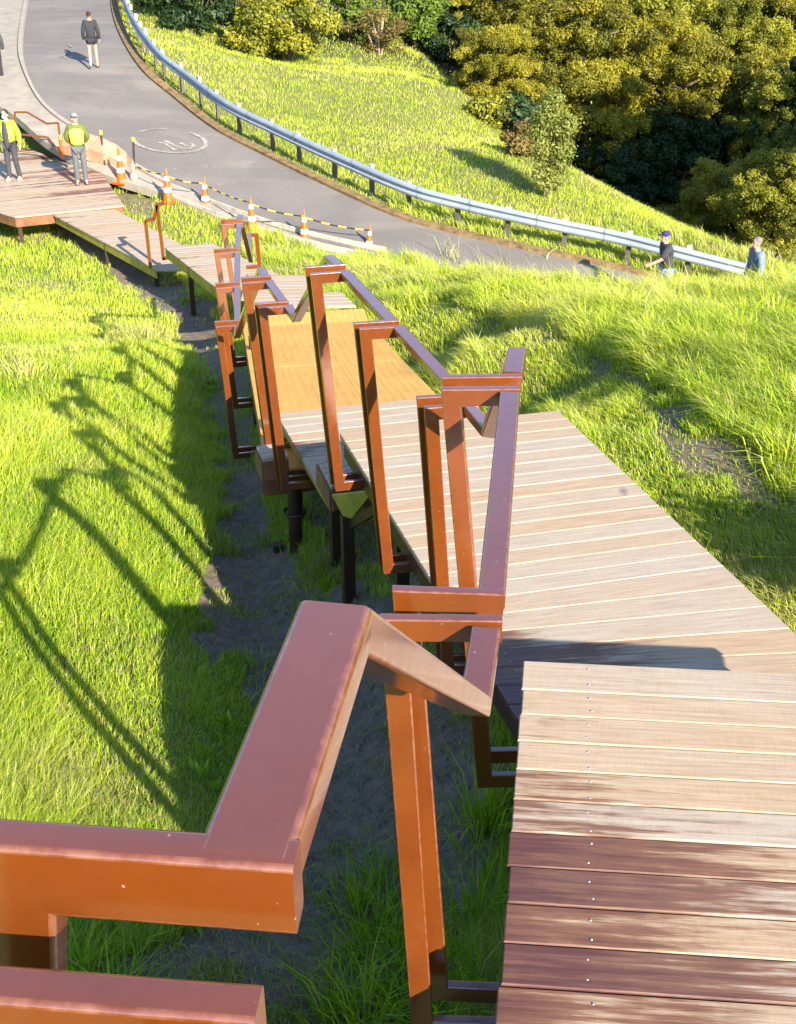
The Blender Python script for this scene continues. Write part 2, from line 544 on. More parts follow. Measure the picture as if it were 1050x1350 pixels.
def ground_h(X, d):
    """terrain depth below the eye, with lumps, sunk a little under road and path"""
    X, d = np.asarray(X, float).ravel(), np.asarray(d, float).ravel()
    h = tps_eval(_sol, GA[:, :2], X, d)
    near = np.clip(1 - np.abs(X + 0.6) / 1.5, 0, 1)
    dist = np.minimum(seg_dist(ROADLINE, X, d), 1.5) / 1.5
    lump = (vnoise(X * 0.9 + 31, d * 0.9 + 5) - 0.5) * 0.22 + (vnoise(X * 2.3, d * 2.3) - 0.5) * 0.10 + (vnoise(X * 6 + 9, d * 6) - 0.5) * 0.035
    big = (vnoise(X * 0.33 + 7, d * 0.33 + 70) - 0.5) * 0.35
    right = np.clip((X - 1.6 + 0.1 * (d - 8)) / 1.5, 0, 1) * np.clip((24 - d) / 6, 0, 1)
    far = np.clip((d - 38) / 10, 0, 1)
    amp = 0.28 + 0.6 * right + 0.35 * far
    h = h + (lump * amp + big * (0.12 * right + 0.3 * far + 0.1)) * dist * (1 - 0.3 * near)
    xc = np.interp(d, [2, 4.4, 7.4, 12, 16, 22], [0.0, -0.25, -1.0, -1.9, -2.6, -4.0])
    h = h + 0.24 * np.exp(-((X - xc) / 0.55) ** 2) * np.clip((24 - d) / 6, 0, 1)
    onroad = inside(ROADPOLY, X, d) | inside(PATHPOLY, X, d)
    return h + np.where(onroad, 0.14, 0.0)


def hit(px, py, zmin=1.0, zmax=110.0, base=False):
    """where the ground shows at a pixel"""
    z = np.geomspace(zmin, zmax, 900)
    v = (py - CYP) / F_PX
    X = (px - CXP) / F_PX * z
    d = z * (CP - v * SP)
    h = z * (SP + v * CP)
    g = ground_h(X, d)
    k = np.argmax(h >= g)
    if h[k] < g[k]:
        k = len(z) - 1
    return Vector((X[k], d[k], CAMZ - g[k]))


def hit_poly(pts):
    return [(lambda q: (q.x, q.y))(hit(*p)) for p in pts]


SOIL = [  # bare earth: trench beside the walkway, ditch edge further down, the worn track through the long grass
    ([(300, 620), (345, 610), (372, 700), (400, 760), (520, 780), (590, 900), (668, 1010), (650, 1180), (640, 1420), (60, 1420), (150, 1290), (300, 1230),
      (345, 1000), (330, 860), (235, 900), (262, 830), (292, 740)], 1.0),
    ([(60, 296), (150, 318), (200, 340), (275, 398), (298, 450), (305, 530), (258, 475), (236, 430), (196, 400), (140, 356), (95, 325)], 1.0),
    ([(255, 430), (300, 440), (318, 520), (335, 600), (350, 650), (300, 660), (290, 590), (272, 500)], 0.75),
    ([(70, 860), (235, 830), (255, 1000), (205, 1075), (50, 1065)], 0.42),
    ([(395, 640), (420, 700), (520, 770), (640, 900), (560, 740), (470, 640)], 0.8),
    ([(770, 460), (815, 480), (868, 520), (915, 560), (970, 598), (1070, 680), (1045, 705), (950, 628), (890, 578), (838, 528), (785, 484)], 0.8),
    ([(640, 415), (700, 440), (740, 462), (700, 462), (640, 436)], 0.5),
    ([(165, 250), (200, 262), (205, 285), (180, 290), (160, 268)], 0.8)]
SOILW = [(hit_poly(p), w) for p, w in SOIL]


def soil_mask(X, d):
    jx = X + (vnoise(X * 3.1, d * 3.1) - 0.5) * 0.35
    jd = d + (vnoise(X * 3.1 + 50, d * 3.1) - 0.5) * 0.5
    s = np.zeros(len(X))
    for poly, w in SOILW:
        s = np.maximum(s, inside(poly, jx, jd) * w)
    return s


# ------------------------------------------------------------------ ground sheet
def build_ground():
    u = np.linspace(-1, 1, 330)
    xs = np.sinh(u * 4.6) / math.sinh(4.6) * 130 - 0.3
    w = np.linspace(0, 1, 420)
    ds = -14 + 14.0 * w / 0.12 * (w < 0.12)
    t = np.clip((w - 0.12) / 0.88, 0, 1)
    ds = np.where(w < 0.12, -14 + 14.6 * w / 0.12, 0.6 + 24 * t + 130 * t ** 4)
    X, D = np.meshgrid(xs, ds)
    H = ground_h(X, D)
    Xr, Dr = X.ravel(), D.ravel()
    nx, nd = len(xs), len(ds)
    V = np.column_stack([Xr, Dr, CAMZ - H])
    idx = np.arange(nx * nd).reshape(nd, nx)
    Fq = np.column_stack([idx[:-1, :-1].ravel(), idx[:-1, 1:].ravel(), idx[1:, 1:].ravel(), idx[1:, :-1].ravel()])
    me = bpy.data.meshes.new('ground')
    me.vertices.add(len(V))
    me.vertices.foreach_set('co', V.ravel())
    me.loops.add(Fq.size)
    me.loops.foreach_set('vertex_index', Fq.ravel().astype(np.int32))
    me.polygons.add(len(Fq))
    me.polygons.foreach_set('loop_start', np.arange(0, Fq.size, 4, dtype=np.int32))
    me.update()
    me.validate()
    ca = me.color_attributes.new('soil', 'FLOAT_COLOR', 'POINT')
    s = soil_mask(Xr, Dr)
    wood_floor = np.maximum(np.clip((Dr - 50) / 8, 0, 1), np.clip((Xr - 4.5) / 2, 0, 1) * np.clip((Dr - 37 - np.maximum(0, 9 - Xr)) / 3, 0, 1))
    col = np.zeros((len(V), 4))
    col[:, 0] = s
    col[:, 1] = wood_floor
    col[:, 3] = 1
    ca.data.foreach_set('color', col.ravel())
    me.shade_smooth()
    m, nt, b = new_mat('grassy_ground')
    co = objco(nt)
    at = N(nt, 'ShaderNodeVertexColor', layer_name='soil')
    sep = N(nt, 'ShaderNodeSeparateColor')
    nt.links.new(at.outputs[0], sep.inputs[0])
    n1 = noise(nt, co, 1.2, 6)
    n2 = noise(nt, co, 18, 5, 0.7)
    gcol = ramp(nt, n2, [(0.3, (0.10, 0.105, 0.022)), (0.5, (0.15, 0.17, 0.03)), (0.7, (0.22, 0.20, 0.07))])
    gcol = mix(nt, ramp(nt, n1, [(0.4, (0, 0, 0)), (0.7, (0.6,) * 3)]), gcol, (0.25, 0.22, 0.07))
    scol = ramp(nt, noise(nt, co, 9, 8, 0.7), [(0.25, (0.10, 0.072, 0.052)), (0.5, (0.20, 0.148, 0.108)), (0.75, (0.33, 0.25, 0.18))])
    c = mix(nt, sep.outputs[0], gcol, scol)
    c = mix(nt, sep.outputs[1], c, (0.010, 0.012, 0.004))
    nt.links.new(c, b.inputs['Base Color'])
    b.inputs['Roughness'].default_value = 0.9
    bump(nt, b, noise(nt, co, 22, 8, 0.7), 0.9, 0.05)
    me.materials.append(m)
    o = bpy.data.objects.new('ground', me)
    COL.objects.link(o)
    tag(o, 'grassy slope with a bare earth trench along the walkway', kind='structure')


build_ground()


# ------------------------------------------------------------------ road, footpath, kerb
def ribbon(name, A, B, mat, lift, kind='structure', cross=1, sides=0.0):
    mb_v, fs = [], []
    nC = cross + 1
    for a, b in zip(A, B):
        for k in range(nC):
            p = a.lerp(b, k / cross)
            mb_v.append(p + Vector((0, 0, lift)))
    for i in range(len(A) - 1):
        for k in range(cross):
            fs.append([i * nC + k, (i + 1) * nC + k, (i + 1) * nC + k + 1, i * nC + k + 1])
    if sides:
        n = len(mb_v)
        for i in range(len(A)):
            mb_v.append(mb_v[i * nC] - Vector((0, 0, sides)))
            mb_v.append(mb_v[i * nC + cross] - Vector((0, 0, sides)))
        for i in range(len(A) - 1):
            fs.append([i * nC, n + 2 * i, n + 2 * i + 2, (i + 1) * nC])
            fs.append([i * nC + cross, (i + 1) * nC + cross, n + 2 * i + 3, n + 2 * i + 1])
    o = mesh_obj(name, mb_v, fs, mat)
    me = o.data
    bm = bmesh.new()
    bm.from_mesh(me)
    bmesh.ops.recalc_face_normals(bm, faces=bm.faces)
    if sum(f.normal.z for f in bm.faces) < 0:
        bmesh.ops.reverse_faces(bm, faces=bm.faces)
    bm.to_mesh(me)
    bm.free()
    return tag(o, kind=kind)


def asphalt():
    m, nt, b = new_mat('grey_asphalt')
    co = objco(nt)
    n1 = noise(nt, co, 0.5, 5)
    n2 = noise(nt, co, 30, 4, 0.7)
    n3 = noise(nt, mapping(nt, co, (0.25, 1.2, 1)), 1.0, 4)
    c = ramp(nt, n1, [(0.3, (0.165, 0.143, 0.124)), (0.7, (0.215, 0.188, 0.164))])
    c = mix(nt, 0.5, c, ramp(nt, n2, [(0.3, (0.7,) * 3), (0.65, (1.15,) * 3)]), 'MULTIPLY')
    c = mix(nt, ramp(nt, n3, [(0.52, (0, 0, 0)), (0.75, (0.5,) * 3)]), c, (0.33, 0.27, 0.21))
    ck = N(nt, 'ShaderNodeTexVoronoi', feature='DISTANCE_TO_EDGE')
    ck.inputs['Scale'].default_value = 0.55
    nt.links.new(mix(nt, 0.12, co, N(nt, 'ShaderNodeTexNoise').outputs['Color']), ck.inputs['Vector'])
    c = mix(nt, ramp(nt, ck.outputs['Distance'], [(0.0, (0.25,) * 3), (0.010, (0, 0, 0))]), c, (0.09, 0.075, 0.06))
    pt = ramp(nt, noise(nt, mapping(nt, co, (0.3, 0.3, 1), (5, 2, 0)), 1.0, 1), [(0.56, (0, 0, 0)), (0.575, (0.4,) * 3)])
    c = mix(nt, pt, c, (0.15, 0.13, 0.115))
    leaf = ramp(nt, noise(nt, co, 6.5, 2, 0.4), [(0.72, (0, 0, 0)), (0.75, (1, 1, 1))])
    c = mix(nt, math_n(nt, 'MULTIPLY', leaf, 0.5), c, (0.36, 0.31, 0.24))
    nt.links.new(c, b.inputs['Base Color'])
    b.inputs['Roughness'].default_value = 0.85
    bump(nt, b, n2, 0.4, 0.01)
    return m


M_ROAD = asphalt()
ribbon('road', R_IN, R_OUT, M_ROAD, 0.0, cross=6, sides=0.2)
M_CONC = plain('pale_concrete', (0.32, 0.272, 0.212), 0.85, vary=0.18, scale=2.5, bumpy=0.2)
ribbon('footpath', path_l, path_r, M_CONC, 0.02, cross=4, sides=0.2)
kl = [p + (q - p).normalized() * 0.02 for p, q in zip(path_r, path_l)]
kr = [p + (q - p).normalized() * 0.17 for p, q in zip(path_r, path_l)]
ribbon('kerb', kl[:70], kr[:70], plain('grey_kerb_concrete', (0.34, 0.29, 0.23), 0.85, vary=0.2), 0.09, cross=1, sides=0.2)
out_dir = []
for i, p in enumerate(R_OUT):
    q = R_IN[i]
    t = R_OUT[min(i + 1, len(R_OUT) - 1)] - R_OUT[max(i - 1, 0)]
    n = Vector((t.y, -t.x, 0)).normalized()
    if n.dot(p - q) < 0:
        n = -n
    out_dir.append(n)
sh_b = [p + n * 0.26 for p, n in zip(R_OUT, out_dir)]
sh_a = [p - n * 0.02 for p, n in zip(R_OUT, out_dir)]
ribbon('road_verge', sh_a, sh_b, plain('brown_dirt_gutter', (0.20, 0.125, 0.05), 0.95, vary=0.5, scale=5, bumpy=0.6), 0.07, sides=0.25)

_RP = np.array([(p.x, p.y) for p in R_IN[::3] + R_OUT[::3]])
_RH = np.array([CAMZ - p.z for p in R_IN[::3] + R_OUT[::3]])
_rsol = tps_fit(_RP, _RH, 0.01)


def road_at(px, py):
    h = 7.0
    for _ in range(60):
        p = place(px, py, h)
        h = 0.5 * h + 0.5 * float(tps_eval(_rsol, _RP, [p.x], [p.y])[0])
    return place(px, py, h)


# worn painted speed roundel and a small paint scribble on the road
def paint_mat():
    m, nt, b = new_mat('worn_white_road_paint')
    co = objco(nt)
    n = noise(nt, co, 6, 6, 0.7)
    c = mix(nt, ramp(nt, n, [(0.42, (0.0,) * 3), (0.68, (0.75,) * 3)]), (0.25, 0.21, 0.175), (0.60, 0.54, 0.47))
    nt.links.new(c, b.inputs['Base Color'])
    b.inputs['Roughness'].default_value = 0.8
    return m


def road_stroke(mb, pts, w):
    P = [road_at(*p) + Vector((0, 0, 0.03)) for p in pts]
    L, R_ = [], []
    for i, p in enumerate(P):
        t = (P[min(i + 1, len(P) - 1)] - P[max(i - 1, 0)])
        n = Vector((-t.y, t.x, 0)).normalized() * w / 2
        L.append(p + n)
        R_.append(p - n)
    for i in range(len(P) - 1):
        mb.add([L[i], R_[i], R_[i + 1], L[i + 1]], [[0, 1, 2, 3]])


mb = MB()
cx, cy = 224, 187
ring = [(cx + 48 * math.cos(a) + 3.5 * math.sin(a), cy + 15.5 * math.sin(a) + 2.5 * math.cos(a)) for a in np.linspace(-0.9, 5.2, 50)]
road_stroke(mb, ring[:34], 0.13)
road_stroke(mb, ring[38:46], 0.12)
road_stroke(mb, [(209, 189.5), (217, 190), (231, 199), (240, 198)], 0.12)
road_stroke(mb, [(218, 186.5), (232, 194), (241, 197)], 0.12)
road_stroke(mb, [(238, 189.5), (247, 194)], 0.12)
road_stroke(mb, [(252, 190.5), (256, 193), (250, 197.5), (243, 197)], 0.10)
o = mb.build('road_marking', paint_mat(), smooth=None)
tag(o, 'worn white painted roundel on the grey road', kind='structure')
mb = MB()
road_stroke(mb, [(80, 76), (84, 74), (88, 70)], 0.07)
road_stroke(mb, [(84, 78), (90, 77)], 0.07)
road_stroke(mb, [(86, 61), (92, 60), (95, 63)], 0.07)
o = mb.build('road_marking', bpy.data.materials['worn_white_road_paint'], smooth=None)
tag(o, 'small white paint scribble on the road beside the walking woman', kind='structure')

# ------------------------------------------------------------------ balustrade of folded steel frames
S = 0.066           # visible width of the hollow sections
T = 0.030           # thickness of the upright frames


def rounded(w, h, r=0.006, n=3):
    P = []
    for cx_, cy_, a0 in ((w / 2 - r, h / 2 - r, 0), (-w / 2 + r, h / 2 - r, 90), (-w / 2 + r, -h / 2 + r, 180), (w / 2 - r, -h / 2 + r, 270)):
        for k in range(n):
            a = math.radians(a0 + 90 * k / (n - 1))
            P.append((cx_ + r * math.cos(a), cy_ + r * math.sin(a)))
    return P


def sweep_rings(pts, side, prof):
    """slide a profile along a polyline with mitred corners; side = profile x direction for the first segment"""
    pts = [Vector(p) for p in pts]
    d0 = (pts[1] - pts[0]).normalized()
    sx = (side - d0 * side.dot(d0)).normalized()
    sy = sx.cross(d0)
    if sy.z < 0:
        sy = -sy
    rings = [[pts[0] + sx * a + sy * b for a, b in prof]]
    for i in range(1, len(pts)):
        din = (pts[i] - pts[i - 1]).normalized()
        if i < len(pts) - 1:
            dout = (pts[i + 1] - pts[i]).normalized()
            nrm = (din + dout)
            nrm = nrm.normalized() if nrm.length > 1e-4 else din
        else:
            nrm = din
        den = din.dot(nrm)
        rings.append([p + din * ((pts[i] - p).dot(nrm) / den) for p in rings[-1]])
    return rings


def ring_mesh(name, rings, mat, parent, caps=(True, True)):
    n = len(rings[0])
    vs = [p for r in rings for p in r]
    fs = []
    for i in range(len(rings) - 1):
        fs += [[i * n + k, i * n + (k + 1) % n, (i + 1) * n + (k + 1) % n, (i + 1) * n + k] for k in range(n)]
    if caps[0]: fs.append(list(range(n))[::-1])
    if caps[1]: fs.append([(len(rings) - 1) * n + k for k in range(n)])
    bm = bmesh.new()
    V = [bm.verts.new(p) for p in vs]
    for q, f in enumerate(fs):
        bf = bm.faces.new([V[i] for i in f])
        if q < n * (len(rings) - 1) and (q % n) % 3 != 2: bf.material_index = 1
    bmesh.ops.recalc_face_normals(bm, faces=bm.faces)
    me = bpy.data.meshes.new(name)
    bm.to_mesh(me)
    bm.free()
    me.materials.append(mat)
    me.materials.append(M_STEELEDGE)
    me.shade_smooth()
    me.set_sharp_from_angle(angle=math.radians(50))
    o = bpy.data.objects.new(name, me)
    COL.objects.link(o)
    wn = o.modifiers.new('even_faces', 'WEIGHTED_NORMAL')
    wn.keep_sharp = True
    wn.weight = 90
    attach(o, parent)
    return o


def frame(parent, O, I, Fp, h, foot_len=1.12):
    """C-shaped frame: crosspiece, post and foot. O, I top corners and Fp foot corner in photo pixels"""
    o, i = place(O[0], O[1], h), place(I[0], I[1], h)
    i.z = o.z
    f = place_d(Fp[0], Fp[1], o.y)
    cross = (i - o)
    L = cross.length
    inw = cross.normalized()
    up = Vector((0, 0, 1))
    pd = (o - f).normalized()
    c_o = o + inw * S / 2 - up * S / 2
    c_i = i - up * S / 2
    c_f = f + inw * S / 2 + up * S / 2
    c_fi = c_f + inw * (L * foot_len)
    nrm = inw.cross(up).normalized()
    back = nrm if nrm.y > 0 else -nrm
    c_o, c_i, c_f, c_fi = (q + back * T / 2 for q in (c_o, c_i, c_f, c_fi))
    prof = rounded(T, S - 0.004, 0.0045)
    # profile x is the frame's thickness direction
    pts = [c_i, c_o, c_f, c_fi]
    rings = sweep_rings(pts, nrm, prof)
    ring_mesh('crosspiece', rings[0:2], M_STEEL, parent, (True, False))
    ring_mesh('post', rings[1:3], M_STEEL, parent, (False, False))
    ring_mesh('foot', rings[2:4], M_STEEL, parent, (False, True))


RH = 0.043          # height of the flat rails


def rail(parent, pts, w=S, names=None, ends=(0.014, -0.012), lift=0.0):
    P = [place(x, y, h) - Vector((0, 0, RH / 2 + 0.003 - lift)) for x, y, h in pts]
    P[0] = P[0] + (P[1] - P[0]).normalized() * ends[0]
    P[-1] = P[-1] + (P[-2] - P[-1]).normalized() * ends[1]
    d0 = (P[1] - P[0]).normalized()
    side = d0.cross(Vector((0, 0, 1)))
    rings = sweep_rings(P, side, rounded(w, RH, 0.0065))
    n = len(P) - 1
    for k in range(n):
        nm = 'sloping_rail' if abs(P[k + 1].z - P[k].z) > 0.25 * (P[k + 1] - P[k]).length else 'handrail'
        ring_mesh(nm, rings[k:k + 2], M_STEEL, parent, (k == 0, k == n - 1))


FR = {  # outer top corner, inner top corner, foot corner, level
    'n0': ((-120, 1309), (335, 1345), (10, 2420), 0.625), 'n1': ((-62, 1111), (386, 1143), (34, 2270), 0.58),
    'c1': ((500, 816), (663, 818), (542, 1368), 1.55), 'c2': ((517, 778), (665, 783), (563, 1320), 1.55),
    'd1': ((582, 513), (686, 512), (628, 1040), 1.55), 'd2': ((583, 497), (688.6, 495.5), (627, 1008), 1.55),
    'e1': ((560, 537.5), (634, 533), (583, 893), 2.15), 'e2': ((550, 524), (624, 520), (576, 880), 2.15),
    'f1': ((474, 433), (534, 430), (505, 758), 2.15), 'f2': ((467, 426), (527, 422), (500, 747), 2.15),
    'g1': ((410, 361), (464, 357), (442, 649), 2.15), 'g2': ((402.6, 352), (456, 348), (436, 640), 2.15),
    'h1': ((341, 406), (387, 402.5), (371, 648), 2.87), 'h2': ((335.6, 400.5), (381, 397), (365, 640), 2.87),
    'i1': ((320, 373), (362, 370), (352, 597), 2.87), 'i2': ((318, 366), (358, 363.4), (349, 590), 2.87),
    'j1': ((285, 431), (318, 428.5), (308, 606), 4.2), 'j2': ((283, 424), (317, 422), (306, 598), 4.2),
    'k1': ((285, 380), (318, 377.5), (308, 540), 4.2), 'k2': ((284, 374), (317, 372), (307, 533), 4.2),
    'l1': ((283, 334.5), (317, 332), (306, 485), 4.2), 'l2': ((282, 329), (316.5, 327), (305, 478), 4.2),
    'm1': ((292, 296), (321, 294), (312, 432), 4.2), 'm2': ((291, 290), (320.5, 288.5), (311, 425), 4.2),
    'q': ((341, 307), (325, 308), (345.5, 354), 5.3)}
PANELS = [
    ('n0', None, [(247, 1338, 0.625), (238, 1900, 0.625)], 'steel handrail panel cut off by the bottom left corner, rail running back to the viewer'),
    ('n1', 'c1', [(322, 1119, 0.58), (440, 799, 0.58), (627, 918, 1.55), (641, 826, 1.55)], 'nearest brown steel handrail panel, its rail folding steeply down to a lower step'),
    ('c2', 'd1', [(648, 786, 1.55), (672.5, 517, 1.55)], 'brown steel handrail panel beside the nearest deck, with long purple-topped rail'),
    ('d2', 'e1', [(676.5, 491, 1.55), (682, 458, 1.55), (645, 563, 2.15), (621, 534, 2.15)], 'handrail panel with a raised stub that drops to a V behind the long deck'),
    ('e2', 'f1', [(612, 521, 2.15), (528, 431, 2.15)], 'handrail panel along the long fanned deck, nearer of two slanting rails'),
    ('f2', 'g1', [(517, 421, 2.15), (457, 358, 2.15)], 'tall handrail panel in front of the orange plywood, with slanting rail'),
    ('g2', 'h1', [(447, 347, 2.15), (434, 336, 2.15), (391, 416, 2.87), (381, 403, 2.87)], 'handrail panel rising to the highest peak then dropping in a V over the orange plywood'),
    ('h2', 'i1', [(374, 396, 2.87), (356, 371, 2.87)], 'short handrail panel at the left edge of the orange plywood'),
    ('i2', 'j1', [(350, 363, 2.87), (345, 352, 2.87), (312.5, 440, 4.2), (313, 430, 4.2)], 'handrail panel falling from a small peak to a low V left of the plywood ramp'),
    ('j2', 'k1', [(313, 422, 4.2), (313, 379, 4.2)], 'handrail panel beside the plywood ramp, lowest of the straight stacked ones'),
    ('k2', 'l1', [(313, 372, 4.2), (313, 333, 4.2)], 'handrail panel beside the plywood ramp, middle of the straight stacked ones'),
    ('l2', 'm1', [(313.5, 327, 4.2), (315, 295, 4.2)], 'handrail panel beside the plywood ramp, topmost of the straight stacked ones'),
    ('m2', 'q', [(315.5, 288, 4.2), (316.5, 283, 4.2), (331, 342, 5.3), (329, 309, 5.3)], 'far handrail panel that plunges into a V next to a traffic cone')]
for fa, fb, rp, lab in PANELS:
    O, I, Fp, h = FR[fa]
    q = place_d(Fp[0], Fp[1], place(O[0], O[1], h).y)
    e = empty('handrail_panel', q)
    tag(e, lab, 'handrail', 'folded steel handrail panels down the walkway')
    frame(e, *FR[fa])
    if fb: frame(e, *FR[fb])
    if fa == 'n1': rail(e, rp, S, ends=(-0.003, 0.0), lift=0.0014)
    else: rail(e, rp, 0.082 if fa == 'n0' else S)

# ------------------------------------------------------------------ timber decks
def clip_half(poly, n, c):
    """keep the part of a convex polygon where n . p >= c"""
    out = []
    for i in range(len(poly)):
        a, b = poly[i], poly[(i + 1) % len(poly)]
        da, db = a.dot(n) - c, b.dot(n) - c
        if da >= 0: out.append(a)
        if da * db < 0: out.append(a + (b - a) * (da / (da - db)))
    return out


class Decking:
    def __init__(self):
        self.v, self.f, self.uv, self.col, self.m = [], [], [], [], []

    def board(self, poly, z, th, axis, wet=0.0, ch=0.004, flip=False, span=None):
        """one plank: convex polygon (2D vectors), top at z"""
        area = sum(poly[i].x * poly[(i + 1) % len(poly)].y - poly[(i + 1) % len(poly)].x * poly[i].y for i in range(len(poly)))
        if area < 0: poly = poly[::-1]
        n = len(poly)
        if n < 3 or abs(area) < 1e-4: return
        ins = []
        for i in range(n):
            a, b, c = poly[i - 1], poly[i], poly[(i + 1) % n]
            d1, d2 = (b - a).normalized(), (c - b).normalized()
            n1, n2 = Vector((-d1.y, d1.x)), Vector((-d2.y, d2.x))
            k = n1 + n2
            if k.length < 1e-3: k = n1
            k.normalize()
            ins.append(b + k * ch / max(0.3, k.dot(n1)))
        b0 = len(self.v)
        dz = random.uniform(-0.0015, 0.0015)
        zf = (lambda p: z(p) + dz) if callable(z) else (lambda p: z + dz)
        for p in ins: self.v.append((p.x, p.y, zf(p)))
        for p in poly: self.v.append((p.x, p.y, zf(p) - ch))
        for p in poly: self.v.append((p.x, p.y, zf(p) - th))
        r = random.random()
        perp = Vector((-axis.y, axis.x))
        off = Vector((random.uniform(0, 40), random.uniform(0, 40)))
        us = [p.dot(axis) for p in poly]
        u0, u1 = (min(us), max(us)) if span is None else span
        w = min(1.0, max(0.0, wet))
        fl = [list(range(b0, b0 + n))]
        for k in range(n):
            fl.append([b0 + n + k, b0 + n + (k + 1) % n, b0 + (k + 1) % n, b0 + k])
            fl.append([b0 + 2 * n + k, b0 + 2 * n + (k + 1) % n, b0 + n + (k + 1) % n, b0 + n + k])
        fl.append([b0 + 2 * n + k for k in range(n)][::-1])
        for f in fl:
            self.f.append(f)
            self.m.append(0)
            for vi in f:
                p = Vector(self.v[vi][:2])
                self.uv.append((p.dot(axis) + off.x, p.dot(perp) + off.y + (self.v[vi][2] * 0.7)))
                self.col.append((r, w, (p.dot(axis) - u0) / max(0.01, u1 - u0), 1))

    def screw(self, p, z, r=0.0042):
        b0 = len(self.v)
        n = 8
        for rr, zz in ((r, 0.0005), (r * 0.7, 0.0022)):
            for k in range(n):
                a = 2 * math.pi * k / n
                self.v.append((p.x + rr * math.cos(a), p.y + rr * math.sin(a), z + zz))
        fl = [[b0 + k, b0 + (k + 1) % n, b0 + n + (k + 1) % n, b0 + n + k] for k in range(n)] + [[b0 + n + k for k in range(n)]]
        for f in fl:
            self.f.append(f)
            self.m.append(1)
            for _ in f:
                self.uv.append((0, 0))
                self.col.append((0, 0, 0, 1))

    def build(self, parent, mat=None):
        o = mesh_obj('decking', self.v, self.f, None, None, None, [mat or M_WOOD, M_SCREW], self.m)
        me = o.data
        uvl = me.uv_layers.new(name='grain')
        uvl.data.foreach_set('uv', np.array(self.uv, float).ravel())
        ca = me.color_attributes.new('board', 'FLOAT_COLOR', 'CORNER')
        ca.data.foreach_set('color', np.array(self.col, float).ravel())
        return attach(o, parent)


def V2(p): return Vector((p[0], p[1]))


def strip_deck(D, poly, axis, z, w=0.145, gap=0.006, th=0.032, wets=None, start=None):
    """cover a convex polygon with parallel boards along axis, starting at its farthest side"""
    perp = Vector((-axis.y, axis.x))
    if perp.y < 0: perp = -perp
    cs = [p.dot(perp) for p in poly]
    us = [p.dot(axis) for p in poly]
    hi, lo = max(cs), min(cs)
    c = hi
    k = 0
    while c > lo + 0.01:
        q = clip_half(clip_half(poly, perp, c - w + gap), -perp, -c)
        if len(q) >= 3:
            wt = wets(k, c) if wets else 0.12 * random.random() ** 2
            D.board(q, z, th, axis, wt, span=(min(us), max(us)))
        c -= w
        k += 1


def skirt(parent, pts, ztop, depth, mat, name='fascia', thick=0.03):
    mb = MB()
    for a, b in zip(pts[:-1], pts[1:]):
        za, zb = (ztop(a), ztop(b)) if callable(ztop) else (ztop, ztop)
        mb.beam(Vector((a[0], a[1], za - depth / 2)), Vector((b[0], b[1], zb - depth / 2)), thick, depth)
    return mb.build(name, mat, parent, smooth=None)


def legs(parent, spots, ztop, w=0.08, mat=None, extra=0.25):
    for X, d in spots:
        zg = CAMZ - float(ground_h([X], [d])[0])
        mb = MB()
        zt = ztop
        mb.box((X, d, (zt + zg - extra) / 2), (w, w, zt - zg + extra), rz=0.3)
        mb.build('leg', mat or M_DARKSTEEL, parent, smooth=None)


DG = 'timber decks of the stepped walkway'
# nearest deck
e = empty('timber_deck', (1.1, 2.5, CAMZ - 2.75))
tag(e, 'nearest timber deck at lower right with dark red damp stains and a row of screws', 'deck', DG)
D = Decking()
z1 = CAMZ - 2.61
FL, FRr = Vector((0.462, 3.64)), Vector((2.35, 3.485))
ax = (FRr - FL).normalized()
dn = Vector((-0.1338, -0.991))
WET1 = [0.0, 0.04, 0.17, 0.02, 0.30, 0.36, 0.55, 0.58, 0.45, 0.62, 0.48, 0.3, 0.3, 0.2] + [0.2] * 10
c = 0.0
for k in range(20):
    w = 0.176 if k == 0 else 0.143
    je = ax * random.uniform(-0.005, 0.005)
    a0, b0 = FL + dn * c + je, FRr + dn * c
    a1, b1 = FL + dn * (c + w - 0.006) + je, FRr + dn * (c + w - 0.006)
    D.board([a0, b0, b1, a1], z1, 0.032, ax, WET1[k], ch=0.0035, span=(a0.dot(ax), a0.dot(ax) + 1.35))
    for off in (0.235, 1.2):
        for t in (0.25, 0.78):
            D.screw(FL + dn * (c + w * t) + ax * (off + random.uniform(-0.009, 0.009)) + dn * random.uniform(-0.008, 0.008), z1)
    c += w
D.build(e)
skirt(e, [FL + dn * 0.08 + ax * 0.03, FL + dn * 2.85 + ax * 0.03], z1 - 0.034, 0.14, M_DARKSTEEL, 'joist', 0.045)
skirt(e, [FL + dn * 0.05 + ax * 0.06, FRr + dn * 0.05 - ax * 0.06], z1 - 0.034, 0.14, M_DARKSTEEL, 'joist', 0.045)
legs(e, [(0.62, 3.2), (2.0, 3.1), (0.5, 1.6)], z1 - 0.17)
# viewer's own deck, behind the lower edge of the picture
e = empty('timber_deck', (0.8, -0.4, CAMZ - 1.7))
tag(e, 'timber deck the viewer stands on, throwing the shadow at the foot of the nearest deck', 'deck', DG)
D = Decking()
strip_deck(D, [Vector((0.3, 0.22)), Vector((1.95, 0.10)), Vector((1.8, -1.7)), Vector((0.15, -1.57))], ax, CAMZ - 1.6)
D.build(e)
legs(e, [(0.42, 0.0), (1.5, -0.1), (0.3, -1.4)], CAMZ - 1.64)

